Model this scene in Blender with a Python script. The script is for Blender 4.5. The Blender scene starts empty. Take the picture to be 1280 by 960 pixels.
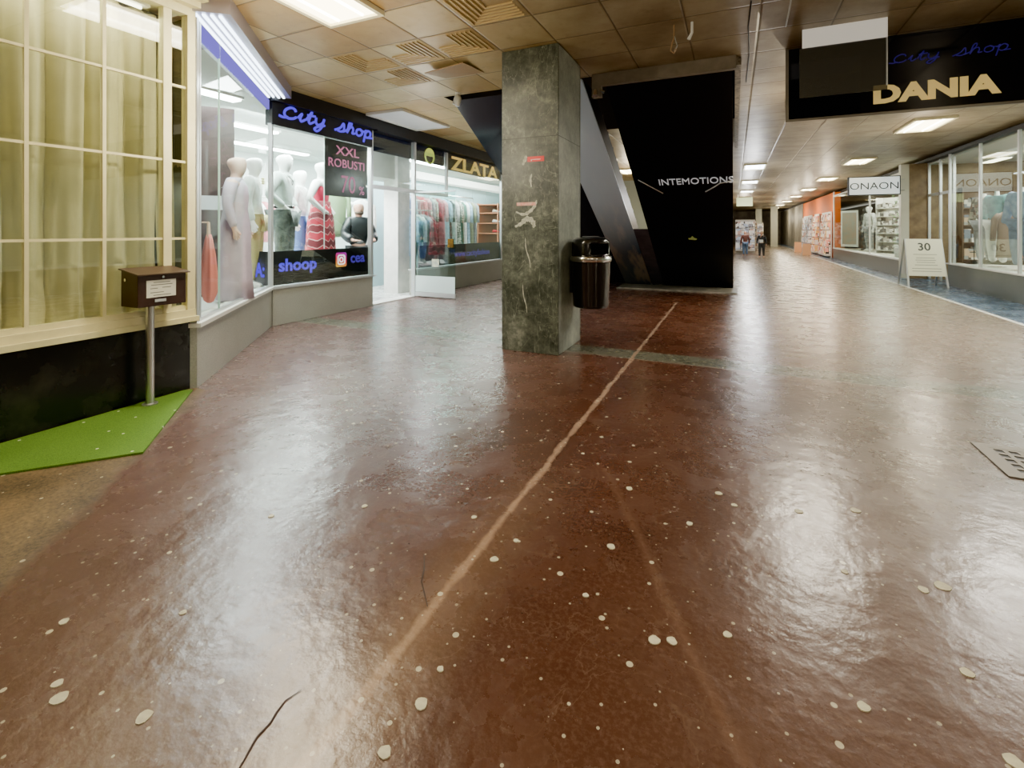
import bpy, math, random
from mathutils import Vector, Matrix
random.seed(7)
C = bpy.context.scene.collection
PI = math.pi
UP = Vector((0, 0, 1))

# ------------------------------------------------------------------ materials
class NT:
    def __init__(s, name):
        s.m = bpy.data.materials.new(name); s.m.use_nodes = True
        s.t = s.m.node_tree; s.t.nodes.clear()
        s.out = s.t.nodes.new('ShaderNodeOutputMaterial')
    def n(s, typ, ins=None, **props):
        nd = s.t.nodes.new('ShaderNode' + typ)
        for k, v in props.items(): setattr(nd, k, v)
        for k, v in (ins or {}).items(): s.put(nd, k, v)
        return nd
    def put(s, nd, k, v):
        sock = nd.inputs[k]
        if isinstance(v, bpy.types.NodeSocket): s.t.links.new(v, sock)
        elif isinstance(v, bpy.types.Node): s.t.links.new(v.outputs[0], sock)
        else:
            if hasattr(sock.default_value, '__len__') and len(sock.default_value) == 4 and len(v) == 3: v = (*v, 1)
            sock.default_value = v
    def math(s, op, a, b=0.0, c=0.0):
        return s.n('Math', {0: a, 1: b, 2: c}, operation=op).outputs[0]
    def mix(s, f, a, b):
        nd = s.n('Mix', data_type='RGBA')
        s.put(nd, 0, f); s.put(nd, 6, a); s.put(nd, 7, b)
        return nd.outputs[2]
    def ramp(s, f, stops):
        nd = s.n('ValToRGB', {0: f}); cr = nd.color_ramp
        while len(cr.elements) < len(stops): cr.elements.new(0.5)
        for e, (p, c) in zip(cr.elements, stops):
            e.position = p; e.color = (*c, 1) if len(c) == 3 else c
        return nd.outputs[0]
    def noise(s, vec, scale, detail=4, rough=.6):
        return s.n('TexNoise', {'Vector': vec, 'Scale': scale, 'Detail': detail, 'Roughness': rough}).outputs[0]
    def coords(s): return s.n('TexCoord').outputs['Object']
    def world(s): return s.n('NewGeometry').outputs['Position']
    def surf(s, shader): s.t.links.new(shader.outputs[0] if isinstance(shader, bpy.types.Node) else shader, s.out.inputs[0])

def mat(name, col, rough=.5, metal=0, col2=None, scale=8, bump=0, emit=0, ecol=None, spec=.5, coat=0, bscale=None, contrast=(.35, .65)):
    t = NT(name); v = t.coords()
    base = col
    if col2 is not None:
        f = t.noise(v, scale)
        base = t.ramp(f, [(contrast[0], col), (contrast[1], col2)])
    p = t.n('BsdfPrincipled', {'Base Color': base, 'Roughness': rough, 'Metallic': metal, 'Specular IOR Level': spec, 'Coat Weight': coat})
    if emit:
        t.put(p, 'Emission Color', ecol or col); t.put(p, 'Emission Strength', emit)
    if bump:
        b = t.n('Bump', {'Height': t.noise(v, bscale or scale * 3), 'Strength': bump, 'Distance': .02})
        t.put(p, 'Normal', b)
    t.surf(p); return t.m

def emis(name, col, s):
    t = NT(name); t.surf(t.n('Emission', {'Color': col, 'Strength': s})); return t.m

def glass(name, tint=(.95, 1, .98), refl=.05, rough=.0, gain=.17):
    t = NT(name)
    tr = t.n('BsdfTransparent', {'Color': tint})
    gl = t.n('BsdfGlossy', {'Color': (1, 1, 1), 'Roughness': rough})
    fr = t.n('LayerWeight', {'Blend': .35}).outputs['Fresnel']
    f = t.math('MULTIPLY_ADD', fr, gain, refl * .5)
    m = t.n('MixShader', {0: f, 1: tr, 2: gl})
    t.surf(m); return t.m

def cells(name, cols, scale=(6, 6, 6), rough=.6, line=(.05, .04, .03), emit=0):
    """many small coloured goods / printed pattern: procedural"""
    t = NT(name); v = t.coords()
    mp = t.n('Mapping', {'Vector': v, 'Scale': scale})
    vo = t.n('TexVoronoi', {'Vector': mp, 'Scale': 1.0, 'Randomness': .7}, distance='CHEBYCHEV')
    sep = t.n('SeparateColor', {0: vo.outputs['Color']})
    k = len(cols)
    c = t.ramp(sep.outputs[0], [(i / k, q) for i, q in enumerate(cols)])
    c.node.color_ramp.interpolation = 'CONSTANT'
    e = t.math('GREATER_THAN', vo.outputs['Distance'], .55)
    base = t.mix(e, c, line)
    p = t.n('BsdfPrincipled', {'Base Color': base, 'Roughness': rough})
    if emit: t.put(p, 'Emission Color', base); t.put(p, 'Emission Strength', emit)
    t.surf(p); return t.m

# ------------------------------------------------------------------ mesh builder
class MB:
    def __init__(s): s.v = []; s.f = []
    def add(s, vs, fs):
        o = len(s.v); s.v += [Vector(p) for p in vs]; s.f += [tuple(i + o for i in f) for f in fs]; return s
    def box(s, x0, y0, z0, x1, y1, z1):
        vs = [(x, y, z) for z in (z0, z1) for y in (y0, y1) for x in (x0, x1)]
        return s.add(vs, [(0, 2, 3, 1), (4, 5, 7, 6), (0, 1, 5, 4), (2, 6, 7, 3), (0, 4, 6, 2), (1, 3, 7, 5)])
    def bar(s, p0, p1, w, h, up=UP):
        """rectangular bar from p0 to p1, w across, h along up"""
        p0, p1 = Vector(p0), Vector(p1); d = (p1 - p0).normalized(); up = Vector(up)
        a = d.cross(up).normalized() * w / 2; b = a.cross(d).normalized() * h / 2
        vs = [p + i * a + j * b for p in (p0, p1) for i, j in ((-1, -1), (1, -1), (1, 1), (-1, 1))]
        return s.add(vs, [(0, 1, 2, 3), (7, 6, 5, 4), (0, 4, 5, 1), (1, 5, 6, 2), (2, 6, 7, 3), (3, 7, 4, 0)])
    def tube(s, pts, r, n=8, cap=True):
        pts = [Vector(p) for p in pts]; rs = r if isinstance(r, (list, tuple)) else [r] * len(pts)
        o = len(s.v); prev = None
        for i, p in enumerate(pts):
            d = (pts[min(i + 1, len(pts) - 1)] - pts[max(i - 1, 0)]).normalized()
            if prev is None: a = d.orthogonal().normalized()
            else: a = (prev - d * prev.dot(d)).normalized()
            prev = a; b = d.cross(a)
            for k in range(n):
                t = 2 * PI * k / n; s.v.append(p + (a * math.cos(t) + b * math.sin(t)) * rs[i])
        for i in range(len(pts) - 1):
            for k in range(n):
                k2 = (k + 1) % n
                s.f.append((o + i * n + k, o + i * n + k2, o + (i + 1) * n + k2, o + (i + 1) * n + k))
        if cap:
            s.f.append(tuple(o + k for k in reversed(range(n)))); s.f.append(tuple(o + (len(pts) - 1) * n + k for k in range(n)))
        return s
    def prism(s, poly, axis, a, b):
        """polygon in the two other axes, extruded on axis"""
        n = len(poly)
        def P(u, v, w):
            return {'x': (w, u, v), 'y': (u, w, v), 'z': (u, v, w)}[axis]
        vs = [P(u, v, a) for u, v in poly] + [P(u, v, b) for u, v in poly]
        return s.add(vs, [tuple(range(n))[::-1], tuple(range(n, 2 * n))] + [(i, (i + 1) % n, n + (i + 1) % n, n + i) for i in range(n)])
    def loft(s, rings, cap=True):
        n = len(rings[0]); o = len(s.v)
        for r in rings: s.v += [Vector(p) for p in r]
        for i in range(len(rings) - 1):
            for k in range(n):
                k2 = (k + 1) % n
                s.f.append((o + i * n + k, o + i * n + k2, o + (i + 1) * n + k2, o + (i + 1) * n + k))
        if cap:
            s.f.append(tuple(o + k for k in reversed(range(n)))); s.f.append(tuple(o + (len(rings) - 1) * n + k for k in range(n)))
        return s
    def lathe(s, prof, c=(0, 0, 0), n=24, cap=True):
        return s.loft([[(c[0] + r * math.cos(2 * PI * k / n), c[1] + r * math.sin(2 * PI * k / n), c[2] + z) for k in range(n)] for r, z in prof], cap)
    def build(s, name, m, parent=None, smooth=False, bevel=0, loc=None):
        me = bpy.data.meshes.new(name)
        off = Vector(loc) if loc is not None else Vector()
        me.from_pydata([tuple(v - off) for v in s.v], [], s.f); me.update()
        import bmesh
        bm = bmesh.new(); bm.from_mesh(me); bmesh.ops.recalc_face_normals(bm, faces=bm.faces); bm.to_mesh(me); bm.free()
        me.materials.append(m)
        if smooth:
            for p in me.polygons: p.use_smooth = True
        o = bpy.data.objects.new(name, me); C.objects.link(o); o.location = off
        if parent is not None: o.parent = parent
        if bevel:
            b = o.modifiers.new('bevel', 'BEVEL'); b.width = bevel; b.segments = 2; b.limit_method = 'ANGLE'
        return o

def tag(o, label=None, cat=None, group=None, kind=None):
    if label: o['label'] = label
    if cat: o['category'] = cat
    if group: o['group'] = group
    if kind: o['kind'] = kind
    return o
def thing(name, loc, label, cat, group=None, rz=0, kind=None):
    o = bpy.data.objects.new(name, None); C.objects.link(o); o.empty_display_size = .1
    o.location = loc; o.rotation_euler = (0, 0, rz)
    return tag(o, label, cat, group, kind)
def struct(o, label=None):
    o['kind'] = 'structure'
    if label: o['label'] = label
    return o
def centre_origin(o):
    me = o.data; xs = [v.co for v in me.vertices]
    c = Vector((sum(v.x for v in xs) / len(xs), sum(v.y for v in xs) / len(xs), min(v.z for v in xs)))
    me.transform(Matrix.Translation(-c)); o.location = o.location + c
    return o
def copy_tree(o, loc=None, label=None, rz=None, mats=None):
    c = o.copy(); C.objects.link(c)
    for ch in o.children:
        d = ch.copy(); C.objects.link(d); d.parent = c
        if mats and ch.name.split('.')[0] in mats:
            d.data = ch.data.copy(); d.data.materials[0] = mats[ch.name.split('.')[0]]
        for g in ch.children:
            e = g.copy(); C.objects.link(e); e.parent = d
    if loc is not None: c.location = loc
    if label: c['label'] = label
    if rz is not None: c.rotation_euler.z = rz
    return c

def text_mesh(body, size, u=(1, 0, 0), v=(0, 0, 1), origin=(0, 0, 0), depth=.004, xs=1.0, align='LEFT', bold=0.0):
    cu = bpy.data.curves.new('t', 'FONT'); cu.body = body; cu.size = size; cu.extrude = depth; cu.offset = bold
    cu.align_x = align; cu.resolution_u = 3
    ob = bpy.data.objects.new('t', cu); C.objects.link(ob)
    dg = bpy.context.evaluated_depsgraph_get()
    me = bpy.data.meshes.new_from_object(ob.evaluated_get(dg))
    bpy.data.objects.remove(ob); bpy.data.curves.remove(cu)
    u = Vector(u).normalized() ; v = Vector(v).normalized(); w = u.cross(v)
    M = Matrix(((u.x * xs, v.x, w.x, origin[0]), (u.y * xs, v.y, w.y, origin[1]), (u.z * xs, v.z, w.z, origin[2]), (0, 0, 0, 1)))
    me.transform(M)
    return me
def text(name, body, size, m, parent=None, **k):
    me = text_mesh(body, size, **k); me.materials.clear(); me.materials.append(m)
    o = bpy.data.objects.new(name, me); C.objects.link(o)
    if parent is not None: o.parent = parent
    return o

def skin(name, joints, edges, m, parent=None, sub=2, root=0):
    me = bpy.data.meshes.new(name)
    names = list(joints)
    me.from_pydata([joints[k][0] for k in names], [(names.index(a), names.index(b)) for a, b in edges], [])
    ob = bpy.data.objects.new(name, me); C.objects.link(ob)
    sk = ob.modifiers.new('s', 'SKIN'); sk.branch_smoothing = .4
    if not me.skin_vertices: me.skin_vertices.new()
    for i, k in enumerate(names):
        r = joints[k][1]; r = r if isinstance(r, tuple) else (r, r)
        me.skin_vertices[0].data[i].radius = r
        me.skin_vertices[0].data[i].use_root = (i == root)
    sb = ob.modifiers.new('u', 'SUBSURF'); sb.levels = sb.render_levels = sub
    dg = bpy.context.evaluated_depsgraph_get(); dg.update()
    m2 = bpy.data.meshes.new_from_object(ob.evaluated_get(dg))
    bpy.data.objects.remove(ob)
    m2.materials.clear(); m2.materials.append(m)
    for p in m2.polygons: p.use_smooth = True
    o = bpy.data.objects.new(name, m2); C.objects.link(o)
    if parent is not None: o.parent = parent
    return o

# ------------------------------------------------------------------ materials used
M = {}
M['beige'] = mat('beige_paint', (.78, .72, .42), .45, col2=(.68, .63, .36), scale=5)
M['alu'] = mat('aluminium', (.62, .65, .66), .35, .6)
M['steel'] = mat('steel', (.55, .56, .55), .3, .9)
M['chrome'] = mat('chrome', (.8, .8, .78), .15, 1)
M['black'] = mat('black_plastic', (.012, .012, .013), .18, coat=.5)
M['blackmatt'] = mat('black_matt', (.01, .011, .014), .55)
M['white'] = mat('white_paint', (.82, .83, .8), .5)
M['offwhite'] = mat('offwhite_paint', (.70, .70, .66), .55, col2=(.62, .62, .57), scale=3)
M['navy'] = mat('navy_laminate', (.004, .009, .018), .12, col2=(.006, .012, .024), scale=1.2)
M['blacklam'] = mat('black_laminate', (.002, .003, .006), .30, spec=.25)
M['mannequin'] = mat('mannequin_white', (.85, .87, .84), .35)
M['skin'] = mat('skin_tone', (.60, .34, .24), .5)
M['hair'] = mat('grey_brown_hair', (.10, .07, .05), .7)
M['purple'] = emis('violet_letters', (.10, .06, .85), 1.1)
M['purple_dim'] = mat('violet_vinyl', (.09, .05, .5), .5, emit=.35, ecol=(.09, .05, .6))
M['gold'] = mat('gold_letters', (.75, .52, .14), .3, .4, emit=.5, ecol=(.8, .55, .15))
M['glass'] = glass('window_glass')
M['glass_green'] = glass('door_glass', (.80, .93, .90), .14)
M['frost'] = mat('frosted_band', (.62, .76, .74), .5)
M['dark_stone'] = mat('dark_stone', (.008, .010, .011), .22, col2=(.035, .035, .03), scale=5, contrast=(.45, .85), bump=.05)
M['paper'] = mat('paper', (.72, .73, .64), .7)
M['ink'] = mat('ink', (.05, .05, .05), .8)
M['tube'] = emis('led_tube', (.72, .85, 1.0), 7)

def granite(name, a, b, seam=None):
    t = NT(name); v = t.world()
    f = t.noise(v, 90, 3); g = t.noise(v, 4, 3)
    c = t.ramp(f, [(.35, a), (.65, b)])
    c = t.mix(t.math('MULTIPLY', g, .5), c, (a[0] * .7, a[1] * .7, a[2] * .65))
    p = t.n('BsdfPrincipled', {'Base Color': c, 'Roughness': .3})
    t.surf(p); return t.m
M['granite'] = granite('grey_granite_plinth', (.30, .31, .28), (.46, .47, .42))
M['granite_dark'] = granite('dark_granite_plinth', (.07, .085, .085), (.15, .17, .165))

def pillar_marble(name, side):
    t = NT(name); v = t.world()
    n1 = t.noise(v, 3.0, 10, .7); n2 = t.noise(v, 14, 10, .75)
    base = t.ramp(t.math('MULTIPLY_ADD', n1, .6, t.math('MULTIPLY', n2, .4)),
                  [(.38, (.017, .021, .017)), (.46, (.046, .054, .044)), (.54, (.095, .105, .084)), (.64, (.24, .25, .20))] if not side else
                  [(.36, (.10, .115, .10)), (.5, (.21, .23, .20)), (.62, (.34, .36, .31))])
    # light veins
    d = t.n('TexNoise', {'Vector': v, 'Scale': 2.2, 'Detail': 6, 'Distortion': 1.4}).outputs[0]
    ve = t.math('LESS_THAN', t.math('ABSOLUTE', t.math('SUBTRACT', d, .5)), .004)
    base = t.mix(t.math('MULTIPLY', ve, .22), base, (.42, .44, .34))
    mp = t.n('Mapping', {'Vector': v, 'Scale': (9, 9, 1.5)})
    s2 = t.n('TexNoise', {'Vector': mp, 'Scale': 1.3, 'Detail': 3, 'Distortion': .8}).outputs[0]
    sc = t.math('LESS_THAN', t.math('ABSOLUTE', t.math('SUBTRACT', s2, .52)), .0045)
    base = t.mix(t.math('MULTIPLY', sc, .35), base, (.4, .42, .34))
    z = t.n('SeparateXYZ', {0: v}).outputs[2]
    seam = t.math('LESS_THAN', t.math('ABSOLUTE', t.math('SUBTRACT', z, 2.29)), .0035)
    base = t.mix(seam, base, (.01, .01, .01))
    p = t.n('BsdfPrincipled', {'Base Color': base, 'Roughness': t.math('MULTIPLY_ADD', n2, .3, .22)})
    b = t.n('Bump', {'Height': n2, 'Strength': .25, 'Distance': .01}); t.put(p, 'Normal', b)
    t.surf(p); return t.m
M['pillar_f'] = pillar_marble('green_black_marble', False)
M['pillar_s'] = pillar_marble('worn_grey_marble', True)

# ------------------------------------------------------------------ floor
def floor_material():
    t = NT('worn_red_terrazzo'); v = t.world()
    sx = t.n('SeparateXYZ', {0: v}); x, y = sx.outputs[0], sx.outputs[1]
    big = t.noise(v, .55, 4, .5); mid = t.noise(v, 3.5, 8, .65); fine = t.noise(v, 60, 4, .7)
    base = t.ramp(t.math('ADD', t.math('MULTIPLY', big, .75), t.math('MULTIPLY', mid, .25)),
                  [(.36, (.042, .013, .007)), (.5, (.070, .024, .013)), (.64, (.105, .042, .026))])
    base = t.mix(t.math('MULTIPLY', t.ramp(fine, [(.45, (0, 0, 0)), (.8, (1, 1, 1))]), .35), base, (.20, .12, .09))
    # right hand hall turns greyer, its pale haze painted into the colour
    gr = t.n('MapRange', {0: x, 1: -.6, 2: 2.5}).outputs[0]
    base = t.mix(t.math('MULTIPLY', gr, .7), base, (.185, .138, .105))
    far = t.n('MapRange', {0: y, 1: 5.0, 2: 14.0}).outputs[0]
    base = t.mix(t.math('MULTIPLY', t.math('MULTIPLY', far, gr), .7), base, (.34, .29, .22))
    lf = t.n('MapRange', {0: x, 1: -1.2, 2: -3.4}).outputs[0]  # left side paled too, a cool haze painted in
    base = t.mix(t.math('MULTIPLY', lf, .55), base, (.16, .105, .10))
    # red area between the pillar and the stairs stays deep red
    # tan concrete at the left of the diagonal
    wob = t.math('MULTIPLY', t.math('SUBTRACT', mid, .5), .35)
    dg = t.math('ADD', t.math('ADD', t.math('MULTIPLY', x, .76), t.math('MULTIPLY', y, .66)), t.math('ADD', wob, 1.31))
    tan = t.n('MapRange', {0: dg, 1: .03, 2: -.05}).outputs[0]
    near = t.math('LESS_THAN', y, 2.5)
    tan = t.math('MULTIPLY', tan, near)
    tancol = t.ramp(t.math('ADD', t.math('MULTIPLY', mid, .5), t.math('MULTIPLY', fine, .5)), [(.40, (.05, .03, .012)), (.62, (.22, .145, .065))])
    base = t.mix(tan, base, tancol)
    # cross strip of green-grey stone
    edge = t.math('MULTIPLY', t.math('SUBTRACT', t.noise(v, 7, 3), .5), .03)
    yy = t.math('ADD', y, edge)
    strip = t.math('MULTIPLY', t.math('GREATER_THAN', yy, 4.93), t.math('LESS_THAN', yy, 5.27))
    scol = t.ramp(t.noise(v, 16, 6, .7), [(.35, (.035, .045, .035)), (.6, (.15, .15, .11))])
    base = t.mix(t.math('MULTIPLY', strip, .85), base, scol)
    sl = t.math('LESS_THAN', t.math('ABSOLUTE', t.math('SUBTRACT', yy, 4.93)), .012)
    base = t.mix(t.math('MULTIPLY', sl, .5), base, (.3, .26, .2))
    # long pale joint running down the hall
    jn = t.math('MULTIPLY', t.math('SUBTRACT', t.noise(v, 2.2, 6, .6), .5), .05)
    jx = t.math('ABSOLUTE', t.math('ADD', t.math('ADD', x, .945), jn))
    jw = t.math('MULTIPLY_ADD', t.noise(v, 5, 4), .05, -.012)
    j1 = t.n('MapRange', {0: t.math('SUBTRACT', jx, jw), 1: 0.012, 2: -.004}).outputs[0]
    j1 = t.math('MULTIPLY', j1, t.math('LESS_THAN', y, 9.2))
    base = t.mix(t.math('MULTIPLY', j1, .75), base, t.mix(fine, (.22, .12, .075), (.50, .34, .24)))
    halo = t.n('MapRange', {0: jx, 1: .22, 2: 0.0}).outputs[0]
    nearj = t.n('MapRange', {0: y, 1: 2.4, 2: .7}).outputs[0]
    base = t.mix(t.math('MULTIPLY', t.math('MULTIPLY', halo, nearj), .55), base, (.30, .18, .09))
    # faint curved second scar at the right
    kx = t.math('ABSOLUTE', t.math('ADD', t.math('ADD', x, t.math('MULTIPLY', y, .507)), t.math('ADD', jn, -.68)))
    k1 = t.n('MapRange', {0: kx, 1: .035, 2: 0.0}).outputs[0]
    k1 = t.math('MULTIPLY', k1, t.math('MULTIPLY', t.math('LESS_THAN', y, 2.6), t.math('GREATER_THAN', y, .8)))
    base = t.mix(t.math('MULTIPLY', k1, .2), base, (.25, .14, .09))
    # smears
    sm = t.n('TexNoise', {'Vector': v, 'Scale': 1.6, 'Detail': 6, 'Distortion': 2.2}).outputs[0]
    sm = t.math('LESS_THAN', t.math('ABSOLUTE', t.math('SUBTRACT', sm, .5)), .006)
    base = t.mix(t.math('MULTIPLY', sm, .07), base, (.4, .28, .2))
    # trodden-in pale spots of two sizes
    for sc, thr, dens, amt in ((7.5, .085, .80, .75), (16, .10, .60, .55), (4.0, .05, .6, .8)):
        vo = t.n('TexVoronoi', {'Vector': v, 'Scale': sc}, voronoi_dimensions='2D')
        r = t.n('SeparateColor', {0: vo.outputs['Color']})
        on = t.math('MULTIPLY', t.math('LESS_THAN', vo.outputs['Distance'], t.math('MULTIPLY', r.outputs[1], thr)), t.math('GREATER_THAN', r.outputs[0], dens))
        base = t.mix(t.math('MULTIPLY', on, amt), base, (.62, .57, .42))
    # blue-grey border by the right-hand shops
    bl = t.n('MapRange', {0: x, 1: 3.60, 2: 3.62}).outputs[0]
    bcol = t.ramp(t.noise(v, 2.5, 5), [(.35, (.03, .06, .11)), (.65, (.12, .19, .30))])
    base = t.mix(bl, base, bcol)
    # shop floor (pale tile) past the left shop front
    shop = t.math('LESS_THAN', x, -5.69)
    base = t.mix(shop, base, (.6, .62, .6))
    rough = t.math('MULTIPLY_ADD', mid, .20, .17)
    rough = t.math('ADD', rough, t.math('MULTIPLY', tan, .35))
    p = t.n('BsdfPrincipled', {'Base Color': base, 'Roughness': rough, 'Specular IOR Level': .62})
    und = t.noise(v, 5.5, 3, .5); und2 = t.noise(v, 24, 4, .6)
    h = t.math('ADD', t.math('MULTIPLY', und, 1.0), t.math('MULTIPLY', und2, .28))
    b = t.n('Bump', {'Height': h, 'Strength': .20, 'Distance': .03}); t.put(p, 'Normal', b)
    t.surf(p); return t.m
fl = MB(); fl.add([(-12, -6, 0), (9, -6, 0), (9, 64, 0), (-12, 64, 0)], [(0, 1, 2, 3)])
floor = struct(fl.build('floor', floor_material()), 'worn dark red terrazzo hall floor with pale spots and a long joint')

def flat_blob(name, pts, m, parent=None, z=.0015):
    n = len(pts); b = MB(); b.add([(x, y, z) for x, y in pts], [tuple(range(n))]); return b.build(name, m, parent)
crackm = mat('crack_dark', (.03, .012, .008), .8)
def crack(pts, w):
    b = MB(); P = [Vector((x, y, .002)) for x, y in pts]
    L = []; R = []
    for i, p in enumerate(P):
        d = (P[min(i + 1, len(P) - 1)] - P[max(i - 1, 0)]).normalized(); nrm = Vector((-d.y, d.x, 0))
        ww = w * (.3 + .7 * math.sin(PI * (i + .5) / len(P)))
        L.append(p + nrm * ww); R.append(p - nrm * ww)
    n = len(P); b.add(L + R, [(i, i + 1, n + i + 1, n + i) for i in range(n - 1)])
    o = b.build('crack', crackm, floor); return o
crack([(-1.13, 1.6), (-1.08, 1.53), (-1.05, 1.47), (-1.0, 1.42), (-0.96, 1.38)], .0028)
crack([(-1.11, 0.98), (-1.125, 0.94), (-1.12, 0.91), (-1.11, 0.88), (-1.11, 0.84), (-1.09, 0.79), (-1.08, 0.76)], .0028)

# gum spots trodden into the floor: individually placed
gumm = mat('old_gum', (.60, .57, .42), .6, col2=(.5, .46, .33), scale=60)
gums = [(-2.02, 0.82, 0.0133), (-1.7, 0.68, 0.02), (-1.43, 0.75, 0.0192), (-1.76, 0.7, 0.0137), (-0.78, 1.09, 0.0175), (-0.79, 0.95, 0.0159), (-0.86, 1.69, 0.0158), (-0.46, 1.96, 0.0165), (-0.23, 1.57, 0.0177), (-0.18, 1.59, 0.0152), (-0.02, 1.69, 0.0128), (0.32, 1.59, 0.0153), (0.62, 1.58, 0.0196), (0.62, 2.2, 0.0173), (0.69, 2.25, 0.0242), (0.62, 1.84, 0.0164), (-0.48, 2.44, 0.0161), (-1.07, 1.9, 0.0125), (-0.83, 1.83, 0.0114), (-0.79, 1.2, 0.0095), (-1.91, 1.52, 0.0126), (-1.7, 1.01, 0.0108), (-1.58, 1.76, 0.0131), (-0.07, 2.58, 0.0158), (0.27, 2.57, 0.0165), (0.51, 2.69, 0.0203), (0.0, 2.5, 0.0131), (-0.18, 2.26, 0.0142), (-0.48, 1.66, 0.0104), (0.38, 2.19, 0.0122)]
for i, (gx, gy, r) in enumerate(gums):
    n = 12; ph = random.random() * 6
    pts = [(gx + r * (1 + .12 * math.sin(2 * t + ph) + .06 * math.sin(5 * t + ph)) * math.cos(t), gy + r * (1 + .12 * math.cos(3 * t + ph)) * math.sin(t)) for t in [2 * PI * k / n for k in range(n)]]
    b = MB(); b.prism(pts, 'z', .0, .003)
    o = b.build('gum_spot', gumm, loc=(gx, gy, 0)); tag(o, 'flattened pale round chewing gum spot on the red floor near the camera', 'gum spot', 'gum spots on the floor')

# white painted line beside the blue border
b = MB(); b.box(3.575, 6, 0, 3.635, 40, .004); struct(b.build('trim_1', M['white']), 'white line along the blue floor border')
# pale strip at the foot of the stairs
b = MB(); b.box(-2.4, 10.75, 0, .06, 11.6, .03); struct(b.build('trim_2', mat('stair_foot_stone', (.26, .22, .17), .5, col2=(.12, .11, .09), scale=7)), 'pale stone strip at the foot of the black stair underside')

# green mat
def mat_green():
    t = NT('green_artificial_turf'); v = t.coords()
    f = t.noise(v, 220, 2, .8); g = t.noise(v, 3, 4)
    c = t.ramp(f, [(.35, (.035, .11, .006)), (.65, (.15, .32, .02))])
    c = t.mix(t.math('MULTIPLY', g, .5), c, (.16, .30, .03))
    vo = t.n('TexVoronoi', {'Vector': v, 'Scale': 9.0}, voronoi_dimensions='2D')
    r = t.n('SeparateColor', {0: vo.outputs['Color']})
    on = t.math('MULTIPLY', t.math('LESS_THAN', vo.outputs['Distance'], .07), t.math('GREATER_THAN', r.outputs[0], .72))
    c = t.mix(on, c, (.75, .78, .6))
    p = t.n('BsdfPrincipled', {'Base Color': c, 'Roughness': .9})
    b = t.n('Bump', {'Height': f, 'Strength': .6, 'Distance': .01}); t.put(p, 'Normal', b)
    t.surf(p); return t.m
b = MB(); b.prism([(-4.03, 2.40), (-3.98, 2.44), (-3.12, 1.63), (-3.53, 1.17), (-4.03, .55)], 'z', .001, .012)
tag(centre_origin(b.build('turf_mat', mat_green())), 'bright green artificial turf mat on the floor below the curtained window', 'mat')

# ------------------------------------------------------------------ ceiling
TP = .625; TX = -1.04; TY = 3.40
def ceiling_material():
    t = NT('metal_ceiling_tiles'); v = t.world()
    sx = t.n('SeparateXYZ', {0: v}); x, y = sx.outputs[0], sx.outputs[1]
    tx = t.math('DIVIDE', t.math('SUBTRACT', x, TX), TP); ty = t.math('DIVIDE', t.math('SUBTRACT', y, TY), TP)
    fx = t.math('FRACT', tx); fy = t.math('FRACT', ty)
    ix = t.math('FLOOR', tx); iy = t.math('FLOOR', ty)
    wn = t.n('TexWhiteNoise', {'Vector': t.n('CombineXYZ', {0: ix, 1: iy})})
    r = t.n('SeparateColor', {0: wn.outputs['Color']})
    n1 = t.noise(v, 2.2, 6, .6)
    warm = t.ramp(t.math('ADD', t.math('MULTIPLY', r.outputs[0], .5), t.math('MULTIPLY', n1, .5)),
                  [(.25, (.36, .22, .07)), (.5, (.50, .35, .14)), (.75, (.62, .50, .27))])
    grey = t.ramp(n1, [(.35, (.20, .155, .095)), (.65, (.34, .28, .18))])
    f = t.n('MapRange', {0: x, 1: -2.6, 2: -1.0}).outputs[0]
    c = t.mix(f, warm, grey)
    lx = t.math('MINIMUM', fx, t.math('SUBTRACT', 1.0, fx)); ly = t.math('MINIMUM', fy, t.math('SUBTRACT', 1.0, fy))
    l = t.math('MINIMUM', lx, ly)
    line = t.math('LESS_THAN', l, .011)
    c = t.mix(t.math('MULTIPLY', line, .75), c, (.06, .035, .015))
    dirt = t.n('MapRange', {0: t.noise(v, 9, 5, .7), 1: .56, 2: .75}).outputs[0]
    c = t.mix(t.math('MULTIPLY', dirt, .35), c, (.12, .07, .03))
    p = t.n('BsdfPrincipled', {'Base Color': c, 'Roughness': .42, 'Metallic': .15})
    hh = t.math('ADD', t.n('MapRange', {0: l, 1: 0.0, 2: .03}).outputs[0], t.math('ADD', t.math('MULTIPLY', n1, .8), t.math('MULTIPLY', t.math('MULTIPLY', fx, r.outputs[1]), 1.0)))
    b = t.n('Bump', {'Height': hh, 'Strength': .35, 'Distance': .02}); t.put(p, 'Normal', b)
    t.surf(p); return t.m
CZ = 3.25
b = MB()
# ceiling with a stairwell opening X -3.9..0, Y 5.95..9.5
for (x0, y0, x1, y1) in ((-12, -6, 9, 5.95), (-12, 5.95, -3.86, 9.2), (.02, 5.95, 9, 9.2), (-12, 9.2, 9, 64)):
    b.add([(x0, y0, CZ), (x1, y0, CZ), (x1, y1, CZ), (x0, y1, CZ)], [(0, 3, 2, 1)])
ceil = struct(b.build('ceiling', ceiling_material()), 'brown and grey metal tile ceiling with thin joints')
dk = mat('stairwell_dark', (.05, .035, .02), .8)
b = MB(); b.box(-3.86, 5.95, 4.6, .02, 9.2, 4.65).box(-3.9, 5.95, CZ + .001, -3.86, 9.2, 4.6).box(.02, 5.95, CZ + .001, .06, 9.2, 4.6).box(-3.9, 9.2, CZ + .001, .06, 9.24, 4.6).box(-3.9, 5.9, CZ + .001, .06, 5.945, 4.6)
struct(b.build('wall_stairwell', dk))
grey = mat('grey_board', (.22, .19, .15), .6, col2=(.15, .13, .10), scale=4)
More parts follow.
